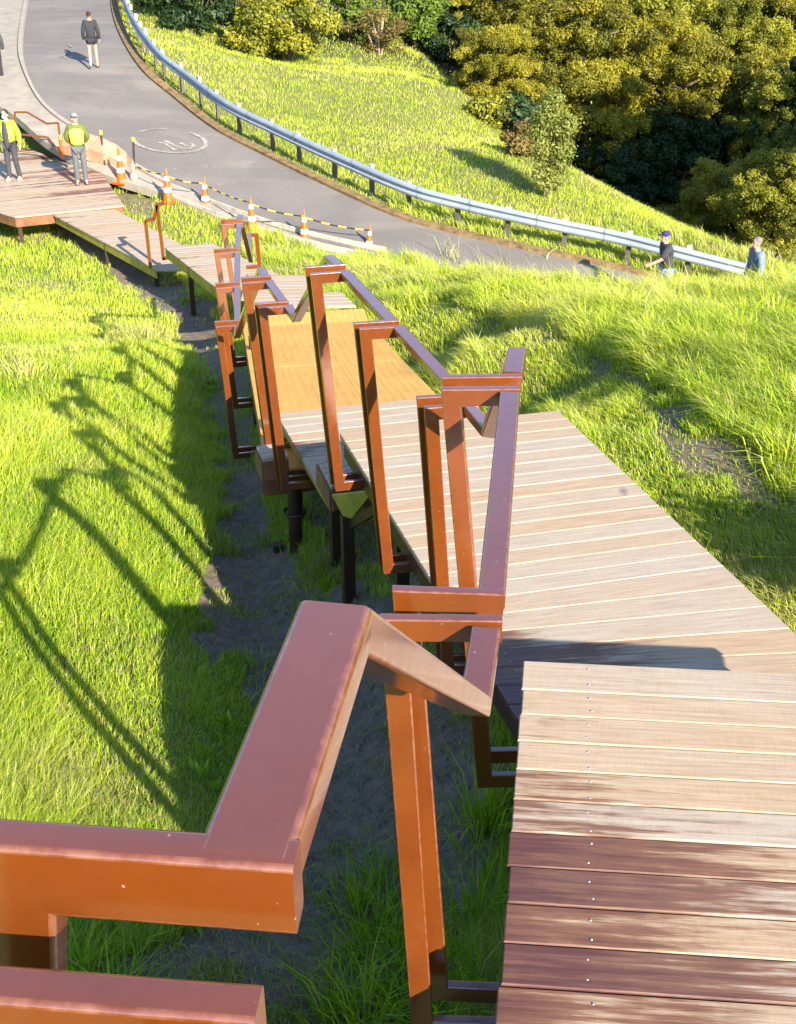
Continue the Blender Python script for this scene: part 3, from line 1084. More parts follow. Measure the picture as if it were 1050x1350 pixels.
# long fanned deck
z2 = CAMZ - 3.41
e = empty('timber_deck', (0.8, 5.5, z2 - 0.2))
tag(e, 'long pale timber deck whose boards fan out at its near end beside the grass bank', 'deck', DG)
D = Decking()
FL2, FR2 = Vector((-0.388, 7.33)), Vector((1.11, 7.70))
uL = (Vector((0.522, 4.36)) - FL2).normalized()
uR = (Vector((1.98, 4.95)) - FR2).normalized()
lines = []
for k in range(30):
    L0 = FL2 + uL * 0.145 * k
    if k <= 15:
        R0 = FR2 + uR * 0.145 * k
    else:
        t = min(1.0, (k - 15) / 8.0)
        a = math.radians(13.9 + (-4.7 - 13.9) * t)
        dirv = Vector((math.cos(a), math.sin(a)))
        den = dirv.x * (-uR.y) - dirv.y * (-uR.x)
        rhs = FR2 - L0
        s = (rhs.x * (-uR.y) - rhs.y * (-uR.x)) / den
        R0 = L0 + dirv * s
    lines.append((L0, R0))
for k in range(29):
    (a0, b0), (a1, b1) = lines[k], lines[k + 1]
    g = (a1 - a0).normalized() * 0.005
    axk = (b0 - a0).normalized()
    wet = 0.0 if k < 15 else (0.06, 0.16, 0.36, 0.50, 0.55, 0.6)[min(5, k - 15)]
    D.board([a0, b0, b1 - g, a1 - g], z2, 0.032, axk, wet, span=(a0.dot(axk), a0.dot(axk) + 1.3))
    if k > 10:
        for t in (0.25, 0.75):
            D.screw(a0.lerp(a1, t) + axk * 0.13, z2)
D.build(e)
skirt(e, [FL2 + uL * 0.03 + Vector((0.04, 0)), FL2 + uL * 4.0 + Vector((0.04, 0))], z2 - 0.034, 0.13, M_DARKSTEEL, 'joist', 0.045)
skirt(e, [FR2 + uR * 0.03 - Vector((0.04, 0)), FR2 + uR * 4.0 - Vector((0.04, 0))], z2 - 0.034, 0.13, M_DARKSTEEL, 'joist', 0.045)
skirt(e, [FL2 + uL * 0.05 + Vector((0.08, 0.02)), FR2 + uR * 0.05 - Vector((0.08, 0.02))], z2 - 0.034, 0.13, M_DARKSTEEL, 'joist', 0.045)
legs(e, [(0.02, 6.3), (0.62, 4.4), (1.5, 5.9)], z2 - 0.16)
p0 = place_d(438, 654, 7.25)
p1 = place_d(492, 648, 7.05)
p2 = place_d(458, 690, 7.2)
mb = MB()
for q in (0, 0.03):
    pass
nn = Vector((0, 0.03, 0))
mb.add([p0, p1, p2, p0 + nn, p1 + nn, p2 + nn], [[0, 2, 1], [3, 4, 5], [0, 1, 4, 3], [1, 2, 5, 4], [2, 0, 3, 5]])
mb.build('gusset_plate', M_OLIVE, e, smooth=None)
legs(e, [(p2.x, p2.y + 0.02)], p2.z + 0.05)
mb = MB()
mb.beam(p2 + Vector((0.02, 0.02, -0.02)), place_d(524, 655, 6.7), 0.05, 0.06)
mb.build('brace', M_DARKSTEEL, e, smooth=None)

# lower deck in the shade of the long one
z3 = CAMZ - 4.1
e = empty('timber_deck', (0.0, 8.6, z3 - 0.2))
tag(e, 'timber deck half in blue shade tucked under the far end of the long deck', 'deck', DG)
D = Decking()
NL3, FL3 = Vector((-0.538, 7.76)), Vector((-1.01, 9.2))
ax3 = Vector((0.968, 0.25)).normalized()
NR3, FR3 = NL3 + ax3 * 1.5, FL3 + ax3 * 1.52
strip_deck(D, [NL3, NR3, FR3, FL3], ax3, z3, wets=lambda k, c: 0.35 if k in (4, 5) else 0.05)
D.build(e)
skirt(e, [NL3 + Vector((0.03, 0.02)), NR3], z3 - 0.034, 0.10, M_JOIST, 'fascia')
skirt(e, [NL3 + Vector((0.04, 0.05)), FL3 + Vector((0.04, 0))], z3 - 0.034, 0.10, M_OLIVE, 'fascia')
legs(e, [(-0.46, 7.84), (-0.85, 9.0)], z3 - 0.08)
g0, g1, g2 = place_d(381, 617, 8.9), place_d(396, 592, 8.9), place_d(394, 622, 8.8)
mb = MB()
mb.add([g0, g1, g2, g0 + nn, g1 + nn, g2 + nn], [[0, 2, 1], [3, 4, 5], [0, 1, 4, 3], [1, 2, 5, 4], [2, 0, 3, 5]])
mb.build('gusset_plate', M_OLIVE, e, smooth=None)

# small slatted steps
for (P, hh, lab) in (([(419, 606), (470, 590), (490, 622), (437, 641)], 3.85, 'small slatted step box on the shaded deck below the long deck'),
                     ([(338, 588), (372, 584), (380, 600), (347, 604)], 4.12, 'small slatted step at the shaded near end of the plywood ramp')):
    pp = [V2(place(x, y, hh)) for x, y in P]
    e = empty('timber_step', Vector((*pp[3], CAMZ - hh - 0.2)))
    tag(e, lab, 'step', 'slatted steps between decks')
    D = Decking()
    strip_deck(D, pp, (pp[2] - pp[3]).normalized(), CAMZ - hh, w=0.07)
    D.build(e)
    skirt(e, [pp[0], pp[3], pp[2]], CAMZ - hh - 0.034, 0.16, M_JOIST)

# plywood ramp
e = empty('plywood_ramp', (-0.8, 11.5, CAMZ - 5.2))
tag(e, 'orange plywood ramp with ribbed surface sloping away below the handrail', 'ramp')
prof = [((-1.064, 8.46), (0.62, 8.9), 4.27), ((-1.14, 9.15), (0.52, 9.5), 4.27), ((-1.6, 12.2), (0.05, 12.45), 4.91),
        ((-2.03, 15.1), (-0.40, 15.35), 5.50), ((-2.1, 15.65), (-0.47, 15.95), 5.54)]
vs, fs, uvs, cols = [], [], [], []
acc = 0
for i in range(len(prof) - 1):
    a, b, h0 = prof[i]
    c_, d_, h1_ = prof[i + 1]
    n = len(vs)
    gap = 0.006
    A0 = [Vector((*a, CAMZ - h0)), Vector((*b, CAMZ - h0)), Vector((*d_, CAMZ - h1_)), Vector((*c_, CAMZ - h1_))]
    L = (A0[3] - A0[0]).length
    for t0, t1 in ((0.0, 0.58), (0.582, 1.0)):
        n = len(vs)
        A = [A0[0].lerp(A0[1], t0), A0[0].lerp(A0[1], t1), A0[3].lerp(A0[2], t1), A0[3].lerp(A0[2], t0)]
        up = (A[3] - A[0]).normalized() * 0.008
        A[2], A[3] = A[2] - up, A[3] - up
        vs += A + [p - Vector((0, 0, 0.02)) for p in A]
        ff = [[0, 1, 2, 3], [7, 6, 5, 4], [0, 4, 5, 1], [1, 5, 6, 2], [2, 6, 7, 3], [3, 7, 4, 0]]
        uvq = [(acc, t0 * 1.66), (acc, t1 * 1.66), (acc + L, t1 * 1.66), (acc + L, t0 * 1.66)] * 2
        for f in ff:
            fs.append([n + k for k in f])
            uvs += [uvq[k] for k in f]
    acc += L
o = mesh_obj('plywood_sheet', vs, fs, M_PLY)
uvl = o.data.uv_layers.new(name='grain')
uvl.data.foreach_set('uv', np.array(uvs, float).ravel())
attach(o, e)
zr = lambda p: CAMZ - float(np.interp(p[1], [8.46, 9.15, 12.2, 15.1, 15.65], [4.27, 4.27, 4.91, 5.50, 5.54])) - 0.023
skirt(e, [(-1.04, 8.49), (-1.115, 9.15), (-1.575, 12.2), (-2.01, 15.1)], zr, 0.2, M_JOIST, 'bearer', 0.045)
skirt(e, [(-1.03, 8.5), (0.6, 8.93)], CAMZ - 4.293, 0.2, M_JOIST, 'bearer', 0.045)
legs(e, [(-0.98, 8.6), (-1.3, 11), (-1.7, 13.4)], CAMZ - 5.0)
pl = place_d(386, 668, 8.3)
mb = MB()
zg = CAMZ - float(ground_h([pl.x], [8.45])[0])
mb.cyl((pl.x, 8.45, zg - 0.1), (pl.x, 8.45, CAMZ - 4.3), 0.055, n=14)
mb.build('leg', M_DARKSTEEL, e)
mb = MB()
ringp = [(pl.x + 0.085 * math.cos(a), 8.45 + 0.085 * math.sin(a), CAMZ - 4.62) for a in np.linspace(0, 2 * math.pi, 17)]
mb.tube(ringp, 0.012, 6)
mb.build('collar', M_DARKSTEEL, e)

# decks beyond the ramp
def px_deck(P, hh, axis_px, lab, edge=None, leg_px=(), wet=0.0, skirt_mat=None, depth=0.16):
    pp = [V2(place(x, y, hh)) for x, y in P]
    cen = sum(pp, Vector((0, 0))) / len(pp)
    e = empty('timber_deck', Vector((cen.x, cen.y, CAMZ - hh - 0.3)))
    tag(e, lab, 'deck', DG)
    a = (V2(place(*axis_px[1], hh)) - V2(place(*axis_px[0], hh))).normalized()
    D = Decking()
    strip_deck(D, pp, a, CAMZ - hh, wets=lambda k, c: wet * random.random())
    D.build(e)
    if edge:
        ins = [V2(place(x, y, hh)) for x, y in edge]
        ins = [p + (cen - p).normalized() * 0.05 for p in ins]
        skirt(e, ins, CAMZ - hh - 0.034, depth, skirt_mat or M_OLIVE)
    legs(e, [(lambda q: (q.x, q.y))(place(x, y, hh)) for x, y in leg_px], CAMZ - hh - 0.04, 0.09)
    return e


px_deck([(335, 389), (450, 385), (470, 403), (332, 405)], 5.62, ((340, 404), (457, 402)), 'narrow timber landing just beyond the far edge of the plywood ramp', wet=0.2)
px_deck([(325, 362), (403, 362.5), (432, 388), (318, 394)], 6.15, ((338, 363), (402, 363)), 'small timber deck beside the grass, seen above the folded handrail V', wet=0.2)
px_deck([(217, 326), (281, 321), (372, 364), (345, 400), (292, 385)], 6.75, ((217, 326), (281, 321)), 'timber deck with olive edge leading left behind the far posts',
        edge=[(217, 326), (292, 385)], leg_px=[(250, 350)], wet=0.35)
px_deck([(66, 281), (152, 276), (262, 334), (240, 356), (207, 356)], 7.55, ((72, 283), (150, 277)), 'narrow sloping timber walkway joining the platform where the vested workers stand',
        edge=[(72, 283), (207, 356)], leg_px=[(140, 318), (205, 350)], wet=0.35)
px_deck([(-140, 240), (-20, 178), (32, 195), (131, 223), (164, 271), (20, 286), (-60, 262)], 7.5, ((164, 271), (20, 286)), 'wide timber platform where two people in yellow vests stand',
        edge=[(164, 271), (20, 286), (-60, 262)], leg_px=[(24, 284), (158, 268)], wet=0.55, skirt_mat=M_JOIST, depth=0.22)

# thin tube handrails further down
def tube_thing(name, lab, cat, segs, mat, group=None):
    e = empty(name, segs[0][1][0])
    tag(e, lab, cat, group)
    for nm, pts, r in segs:
        mb = MB()
        for a, b in zip(pts[:-1], pts[1:]):
            mb.beam(a, b, r * 2, r * 2)
        mb.build(nm, mat, e, smooth=None)
    return e


d_a = place(192, 352, 7.5).y
P = lambda x, y, d=d_a: place_d(x, y, d)
tube_thing('walkway_handrail', 'thin brown stepped handrail loop standing alone on the narrow walkway', 'handrail',
           [('post', [P(199, 354), P(192, 291)], 0.03), ('rail', [P(192, 291), P(204, 289)], 0.03), ('rail', [P(204, 289), P(207, 270)], 0.03),
            ('rail', [P(206, 270), P(217, 268)], 0.03), ('post', [P(216, 342), P(207.5, 271)], 0.03), ('foot', [P(215, 341), P(221, 340)], 0.03)], M_STEEL)
db = 33.2
tube_thing('platform_handrail', 'thin brown handrail behind the workers at the edge of the footpath', 'handrail',
           [('post', [P(20, 175, db), P(20, 148, db)], 0.022), ('rail', [P(20, 148, db), P(36, 148, db), P(62, 163, db), P(77, 162, db)], 0.022),
            ('post', [P(77, 162, db), P(82, 206, db)], 0.022), ('rail', [P(26, 177, db), P(63, 181, db), P(80, 202, db)], 0.022)], M_STEEL)

# ------------------------------------------------------------------ guardrail
M_SPLICE = plain('dull_galvanised_splice', (0.20, 0.22, 0.25), 0.6, 0.2, vary=0.3)
M_DPOST = plain('beam_shaded_timber', (0.10, 0.085, 0.06), 0.85, vary=0.3)  # post timber darkened in colour for the shade below the beam
zup = Vector((0, 0, 1))
gi = range(14, 139)
gline = [R_OUT[i] + out_dir[i] * 0.45 for i in gi]
e = empty('guardrail', gline[40])
tag(e, 'long galvanised road guardrail curving around the outside of the bend on pale posts', 'guardrail')
wprof = [(0.0, 0.155), (0.035, 0.145), (0.08, 0.105), (0.08, 0.065), (0.02, 0.02), (0.02, -0.02), (0.08, -0.065), (0.08, -0.105), (0.035, -0.145), (0.0, -0.155)]
vs, fs = [], []
for i, p in zip(gi, gline):
    n = -out_dir[i]
    for a, b in wprof: vs.append(p + n * a + zup * (0.62 + 1.0 * b))
    for a, b in wprof: vs.append(p + n * (a - 0.012) + zup * (0.62 + 1.0 * b))
m = len(wprof)
for k in range(len(gline) - 1):
    b0, b1 = k * 2 * m, (k + 1) * 2 * m
    for j in range(m - 1):
        fs.append([b0 + j, b0 + j + 1, b1 + j + 1, b1 + j])
        fs.append([b0 + m + j, b1 + m + j, b1 + m + j + 1, b0 + m + j + 1])
    fs.append([b0, b1, b1 + m, b0 + m])
    fs.append([b0 + m - 1, b0 + 2 * m - 1, b1 + 2 * m - 1, b1 + m - 1])
o = mesh_obj('beam', vs, fs, M_GALV, smooth=50)
attach(o, e)
for k in range(6, len(gline) - 2, 9):
    vs, fs = [], []
    for q in (k, k + 0.22):
        i0 = int(q); t = q - i0
        p = gline[i0].lerp(gline[i0 + 1], t)
        n = -out_dir[list(gi)[i0]]
        for a, b in wprof: vs.append(p + n * (a + 0.007) + zup * (0.62 + 1.02 * b))
    for j in range(m - 1): fs.append([j, j + 1, m + j + 1, m + j])
    attach(mesh_obj('splice', vs, fs, M_SPLICE, smooth=50), e)
acc, nextp = 0.0, 0.3
for k in range(1, len(gline)):
    acc += (gline[k] - gline[k - 1]).length
    if acc >= nextp:
        p = gline[k] + out_dir[list(gi)[k]] * 0.12
        rz = math.atan2(out_dir[list(gi)[k]].y, out_dir[list(gi)[k]].x) + random.uniform(-0.1, 0.1)
        mb = MB()
        mb.box(p + zup * 0.10, (0.09, 0.11, 0.96), rz)
        po = mb.build('post', M_DPOST, e, smooth=None)
        mb = MB()
        mb.box(p + zup * 0.71 - out_dir[list(gi)[k]] * 0.02, (0.10, 0.12, 0.18 + random.uniform(-0.06, 0.07)), rz)
        mb.build('cap', M_POSTW, po, smooth=None)
        nextp += 1.45

# low timber edging along the road and path
e = empty('timber_edging', place(300, 290, 8.1))
tag(e, 'low double timber edging between the cones and the road', 'edging')
el = smooth_line([place(x, y, h) for x, y, h in [(178, 236, 7.7), (222, 256, 7.88), (320, 294, 8.14), (400, 318, 8.3), (500, 340, 8.43)]], 6)
for off, hh in ((Vector((0.15, 0.3, 0)), 0.16), (Vector((-0.1, -0.12, 0)), 0.12)):
    mb = MB()
    for a, b in zip(el[:-1], el[1:]):
        mb.beam(a + off + zup * (hh / 2), b + off + zup * (hh / 2), 0.06, hh)
    mb.build('board', M_POSTW, e, smooth=None)

# ------------------------------------------------------------------ cones and striped bars
def make_cone(px, py, hgt, lab, mat, tilt=0.0):
    p = hit(px, py) if px > 200 else place(px, py, 7.72 if px < 170 else 7.8)
    k = hgt / 0.9
    e = empty('traffic_cone', p)
    e.rotation_euler = (0.03 * random.uniform(-1, 1), tilt, random.uniform(0, 1.5))
    tag(e, lab, 'cone', 'traffic cones along the path edge')
    def part(name, mt, prof=None, box=None):
        mb = MB()
        if box: mb.box((0, 0, box[2] / 2), box)
        if prof: mb.lathe(prof, n=18)
        mb.build(name, mt, e, local=True)
    R0 = lambda z: 0.155 - 0.128 * z / 0.9
    part('base', mat, box=(0.40 * k, 0.40 * k, 0.04 * k))
    part('body', mat, [(R0(0.04) * k, 0.04 * k), (R0(0.3) * k, 0.3 * k), (R0(0.6) * k, 0.6 * k), (R0(0.86) * k, 0.86 * k), (0.016 * k, 0.9 * k)])
    part('band', M_WHITE, [(R0(0.30) * k, 0.30 * k), (R0(0.30) * k + 0.006, 0.305 * k), (R0(0.43) * k + 0.006, 0.425 * k), (R0(0.43) * k, 0.43 * k)])
    part('band', M_WHITE, [(R0(0.62) * k, 0.62 * k), (R0(0.62) * k + 0.005, 0.625 * k), (R0(0.75) * k + 0.005, 0.745 * k), (R0(0.75) * k, 0.75 * k)])
    part('tip', M_ORANGE, [(0.03 * k, 0.86 * k), (0.03 * k, 0.9 * k), (0.012 * k, 0.95 * k)])
    top = e.matrix_basis @ Vector((0, 0, 0.80 * k)) if False else p + Vector((math.sin(tilt) * 0.8 * k, 0, 0.80 * k))
    return top


CONES = [(161, 241, 0.86, 'tall orange traffic cone nearest the red mesh fence', M_ORANGE, -0.05), (178, 246, 0.70, 'faded red and white cone beside the black marker stake', M_RED, 0.0),
         (222, 267, 0.80, 'orange cone at the uphill end of the striped bars, standing by bright grass', M_ORANGE, 0.05),
         (272, 281, 0.80, 'orange cone second along the striped bars, by the timber edging', M_ORANGE, 0.02),
         (333, 305, 0.80, 'orange cone half hidden behind the far folded handrail', M_ORANGE, 0.0),
         (402, 322, 0.78, 'orange cone right of the far handrail, where a bar has a blue joint', M_ORANGE, 0.03),
         (486, 337, 0.66, 'shortest orange cone, at the downhill end of the striped bars', M_ORANGE, 0.08)]
tops = [make_cone(*c_) for c_ in CONES]


def stripes():
    m, nt, b = new_mat('yellow_black_stripes')
    uv = N(nt, 'ShaderNodeUVMap', uv_map='grain').outputs[0]
    sx = N(nt, 'ShaderNodeSeparateXYZ')
    nt.links.new(uv, sx.inputs[0])
    fr = math_n(nt, 'FRACT', math_n(nt, 'MULTIPLY', sx.outputs[0], 1 / 0.42))
    nt.links.new(ramp(nt, fr, [(0, (0.78, 0.50, 0.015)), (0.5, (0.02, 0.02, 0.02))], 'CONSTANT'), b.inputs['Base Color'])
    b.inputs['Roughness'].default_value = 0.4
    return m


M_STRIPE = stripes()
blab = ['striped barrier bar from the faded red cone to the next orange cone', 'striped barrier bar between the two cones above the bright grass',
        'striped barrier bar ending at the cone behind the far handrail', 'striped barrier bar right of the far handrail', 'striped barrier bar ending at the shortest cone']
for k in range(1, 6):
    a, b = tops[k], tops[k + 1]
    a = a + Vector((0, 0, -0.05)); b = b + Vector((0, 0, -0.02))
    pts = [a.lerp(b, t) - Vector((0, 0, 0.05 * math.sin(math.pi * t))) for t in np.linspace(0, 1, 9)]
    mb = MB()
    mb.tube(pts, 0.017, 8)
    o = mb.build('barrier_bar', M_STRIPE, smooth=60)
    ln = [0.0]
    for i in range(1, 9): ln.append(ln[-1] + (pts[i] - pts[i - 1]).length)
    uvl = o.data.uv_layers.new(name='grain')
    for lp in o.data.loops:
        uvl.data[lp.index].uv = (ln[lp.vertex_index // 8], 0)
    tag(o, blab[k - 1], 'barrier bar', 'striped bars between the cones')

# red safety mesh between stakes
e = empty('mesh_fence', place(138, 226, 7.48))
tag(e, 'sagging orange red safety mesh fence on thin stakes behind the vested man', 'fence')
fp = [(80, 204, 7.2, 0.60), (100, 208, 7.25, 0.82), (120, 214, 7.38, 0.95), (139, 222, 7.52, 1.0), (158, 229, 7.68, 0.95), (170, 234, 7.78, 0.82), (178, 239, 7.84, 0.62)]
m, nt, b = new_mat('orange_safety_mesh')
nt.links.new(ramp(nt, noise(nt, objco(nt), 5, 4), [(0.3, (0.64, 0.20, 0.11)), (0.7, (0.72, 0.29, 0.18))]), b.inputs['Base Color'])
b.inputs['Roughness'].default_value = 0.6
vor = N(nt, 'ShaderNodeTexChecker')
vor.inputs['Scale'].default_value = 18
nt.links.new(objco(nt), vor.inputs['Vector'])
tr = N(nt, 'ShaderNodeBsdfTransparent')
ms = N(nt, 'ShaderNodeMixShader')
nt.links.new(math_n(nt, 'MULTIPLY', vor.outputs['Fac'], 0.45), ms.inputs[0])
nt.links.new(b.outputs[0], ms.inputs[1])
nt.links.new(tr.outputs[0], ms.inputs[2])
nt.links.new(ms.outputs[0], nt.nodes['Material Output'].inputs[0])
P_ = [(place(x, y, hh), t) for x, y, hh, t in fp]
vs = []
for p, t in P_:
    t *= 0.8
    vs += [p + zup * 0.03, p + zup * t * 0.5 + Vector((0, -0.06, 0)), p + zup * t]
vs += [v + Vector((0, 0.006, 0)) for v in vs]
n3 = len(P_) * 3
fs = []
for i in range(len(P_) - 1):
    for j in range(2):
        a = i * 3 + j
        fs += [[a, a + 3, a + 4, a + 1], [n3 + a, n3 + a + 1, n3 + a + 4, n3 + a + 3]]
o = mesh_obj('mesh', vs, fs, m)
attach(o, e)
M_YEL = plain('yellow_reflector', (0.8, 0.55, 0.03), 0.4)
for (x0, y0, hh, x1, y1, mt) in ((82, 205, 7.2, 80, 184, M_ORANGE), (139.5, 222, 7.52, 133.5, 178, M_RUBBER), (177.5, 239, 7.83, 176, 187, M_RUBBER)):
    p = place(x0, y0, hh)
    q = place_d(x1, y1, p.y)
    mb = MB()
    mb.cyl(p - zup * 0.1, q, 0.035, 0.03, 8)
    st = mb.build('stake', mt, e)
    mb = MB()
    mb.cyl(q + (q - p) * 0.01, q + zup * 0.12, 0.042, 0.038, 8)
    mb.build('cap', M_YEL, st)

# ------------------------------------------------------------------ grass
def blades(name, P, hgt, wid, lean, tint, dry, mat, label, bend_dir=None, kind='stuff'):
    n = len(P)
    ang = rng.uniform(0, 2 * np.pi, n)
    la = rng.uniform(0, 2 * np.pi, n) if bend_dir is None else bend_dir + rng.normal(0, 0.9, n)
    w = np.column_stack([np.cos(ang), np.sin(ang), np.zeros(n)]) * wid[:, None] * 0.5
    l = np.column_stack([np.cos(la), np.sin(la), np.zeros(n)]) * (lean * hgt)[:, None]
    up = np.zeros((n, 3)); up[:, 2] = hgt
    drop = np.zeros((n, 3)); drop[:, 2] = hgt * lean ** 2 * 0.35
    base = P - np.array([0, 0, 0.02])
    mid = P + up * 0.55 + l * 0.30
    tip = P + up - drop + l
    V = np.stack([base - w, base + w, mid + w * 0.8, mid - w * 0.8, tip], axis=1).reshape(-1, 3)
    b = np.arange(n) * 5
    loops = np.stack([b, b + 1, b + 2, b + 3, b + 3, b + 2, b + 4], axis=1).ravel().astype(np.int32)
    ls = np.stack([np.arange(n) * 7, np.arange(n) * 7 + 4], axis=1).ravel().astype(np.int32)
    me = bpy.data.meshes.new(name)
    me.vertices.add(len(V)); me.vertices.foreach_set('co', V.ravel())
    me.loops.add(len(loops)); me.loops.foreach_set('vertex_index', loops)
    me.polygons.add(2 * n); me.polygons.foreach_set('loop_start', ls)
    me.update()
    col = np.zeros((n, 5, 4))
    col[:, :, 0] = tint[:, None]
    col[:, :, 1] = dry[:, None]
    col[:, :, 2] = np.array([0, 0, .55, .55, 1])[None, :]
    col[:, :, 3] = 1
    ca = me.color_attributes.new('tint', 'FLOAT_COLOR', 'POINT')
    ca.data.foreach_set('color', col.ravel())
    me.materials.append(mat)
    o = bpy.data.objects.new(name, me)
    COL.objects.link(o)
    tag(o, label, kind=kind)
    return o


M_GRASS = grass_mat('grass_blades')


def polar(n, r0, r1, a0, a1):
    r = np.exp(rng.uniform(math.log(r0), math.log(r1), n))
    a = np.radians(rng.uniform(a0, a1, n))
    return r * np.sin(a), r * np.cos(a)


deck_polys = [[(FL.x, FL.y), (FRr.x, FRr.y), (2.1, .9), (.1, .9)], [(FL2.x, FL2.y), (FR2.x, FR2.y), (2.3, 3.9), (.6, 3.9)]]
RIGHTLINE = lambda d: np.interp(d, [0, 5, 8, 12, 16, 22, 30], [0.9, 0.9, 0.5, 0.0, -1.0, -2.0, -4.5])


def grass_field(n, r0, r1, a0, a1):
    X, d = polar(n, r0, r1, a0, a1)
    parts = [(X, d)] + [polar(m_, q0, q1, b0, b1) for m_, q0, q1, b0, b1 in ((70000, 1.6, 10, -75, a0), (70000, 1.6, 10, a1, 75), (60000, 10, 40, -50, a0), (40000, 10, 40, a1, 45))]
    X, d = np.concatenate([q[0] for q in parts]), np.concatenate([q[1] for q in parts])
    ok = ~(inside(ROADPOLY, X, d) | inside(PATHPOLY, X, d))
    ok &= seg_dist(R_OUT[::3], X, d) > 0.28
    X, d = X[ok], d[ok]
    s = soil_mask(X, d)
    patch = vnoise(X * 1.7 + 3, d * 1.7 + 8)
    patch2 = vnoise(X * 4.5 + 13, d * 4.5 + 8)
    keep = rng.random(len(X)) > s * np.where(patch * 0.6 + patch2 * 0.4 > 0.70, 0.6, 0.98)
    # thin cover below the decks
    under = inside(deck_polys[0], X, d) | inside(deck_polys[1], X, d)
    keep &= ~(under & (rng.random(len(X)) < 0.6))
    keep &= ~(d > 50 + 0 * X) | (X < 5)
    X, d, s = X[keep], d[keep], s[keep]
    h = ground_h(X, d)
    return X, d, s, h


TRACK = sorted([(q.y, q.x) for q in (hit(x, y) for x, y in [(600, 410), (660, 432), (740, 455), (790, 478), (868, 520), (940, 580), (1015, 645), (1060, 690)])])
TRD, TRX = [q[0] for q in TRACK], [q[1] for q in TRACK]
X, d, s, h = grass_field(1150000, 2.2, 66, -31, 31)
r = np.hypot(X, d)
n = len(X)
right = X > RIGHTLINE(d)
right &= d < 31
clump = vnoise(X * 1.3 + 90, d * 1.3)
clump2 = vnoise(X * 3.7 + 40, d * 3.7 + 17)
big = vnoise(X * 0.28 + 11, d * 0.28 + 3)
trench = np.exp(-((X + 0.55 + 0.16 * np.maximum(d - 6, 0)) / 0.9) ** 2) * (d < 16)
H = np.where(right, 0.11 + 0.24 * clump * clump2 * 2, 0.085 + 0.10 * clump)
H = np.where((d > 28) & ~right, 0.07 + 0.11 * clump2, H)
below = right & (X < np.interp(d, TRD, TRX) + 0.05) & (d < TRD[-1] + 1)
H = np.where(below, H * np.where(X > np.interp(d, TRD, TRX) - 0.7, 0.34, 0.6), H)
H *= (1 - 0.5 * s) * rng.uniform(0.6, 1.25, n)
H *= np.where(~right & (d < 26), 0.6 + 0.75 * vnoise(X * 0.8 + 21, d * 0.8 + 44), 1)
H *= np.where((X < -1.2) & (d < 12), 1.0 + 0.35 * (big > 0.5), 1)
H *= 1 - 0.5 * trench
W = (0.0028 + 0.00044 * r) * rng.uniform(0.7, 1.3, n)
lean = np.clip(rng.normal(0.62, 0.3, n) + np.where(right, 0.15, 0), 0.05, 1.3)
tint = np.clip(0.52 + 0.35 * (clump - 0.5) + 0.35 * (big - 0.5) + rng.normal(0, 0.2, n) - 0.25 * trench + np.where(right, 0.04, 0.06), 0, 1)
fr = (d > 28) & ~right
tint = np.where(fr, np.clip(0.62 + 0.45 * (tint - 0.5) + 0.25 * (vnoise(X * 0.6 + 5, d * 0.6) - 0.5), 0, 1), tint)
lean = np.where(fr, lean + 0.35, lean)
W = np.where(fr, W * 0.8, W)
pdry = 0.11 + 0.11 * right + np.clip((vnoise(X * 0.7 + 70, d * 0.7 + 33) - 0.58) * 1.6, 0, 0.5) + 0.05 * (d > 36) + 0.2 * s
dry = np.where(rng.random(n) < pdry, rng.uniform(0.5, 1.0, n), rng.uniform(0, 0.10, n))
P = np.column_stack([X, d, CAMZ - h])
bend = np.where(right, 2.6, 1.2)
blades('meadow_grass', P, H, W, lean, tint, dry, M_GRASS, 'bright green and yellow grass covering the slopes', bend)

# dead clippings lying on the bare earth
X, d = polar(42000, 2.4, 13, -24, 8)
sm_ = soil_mask(X, d)
ok = (sm_ > 0.3) & (rng.random(len(X)) < 0.30)
X, d = X[ok], d[ok]
n = len(X)
blades('grass_litter', np.column_stack([X, d, CAMZ - ground_h(X, d) + 0.028]), rng.uniform(0.015, 0.04, n), rng.uniform(0.003, 0.006, n), rng.uniform(1.2, 3.0, n), rng.uniform(0, 0.6, n),
       rng.uniform(0.6, 1, n), M_GRASS, 'dead grass clippings lying on the bare earth trench')

# clods and small stones on the bare earth
X, d = polar(26000, 2.3, 12, -24, 8)
ok = (soil_mask(X, d) > 0.3) & (rng.random(len(X)) < 0.17)
X, d = X[ok], d[ok]
n = len(X)
oc = np.array([[1, 0, 0], [0, 1, 0], [-1, 0, 0], [0, -1, 0], [0, 0, 0.8], [0, 0, -0.6]], float)
sz = 0.006 + 0.022 * rng.random(n) ** 4
V = np.column_stack([X, d, CAMZ - ground_h(X, d) + 0.004])[:, None, :] + oc[None] * sz[:, None, None] * rng.uniform(0.6, 1.4, (n, 6, 3))
fo = np.array([[0, 1, 4], [1, 2, 4], [2, 3, 4], [3, 0, 4], [1, 0, 5], [2, 1, 5], [3, 2, 5], [0, 3, 5]])
o = mesh_obj('soil_clods', V.reshape(-1, 3), (fo[None] + 6 * np.arange(n)[:, None, None]).reshape(-1, 3).tolist(), plain('dry_clod', (0.19, 0.145, 0.105), 0.95, vary=0.45, scale=9))
tag(o, 'small clods and stones lying on the bare earth trench', kind='stuff')

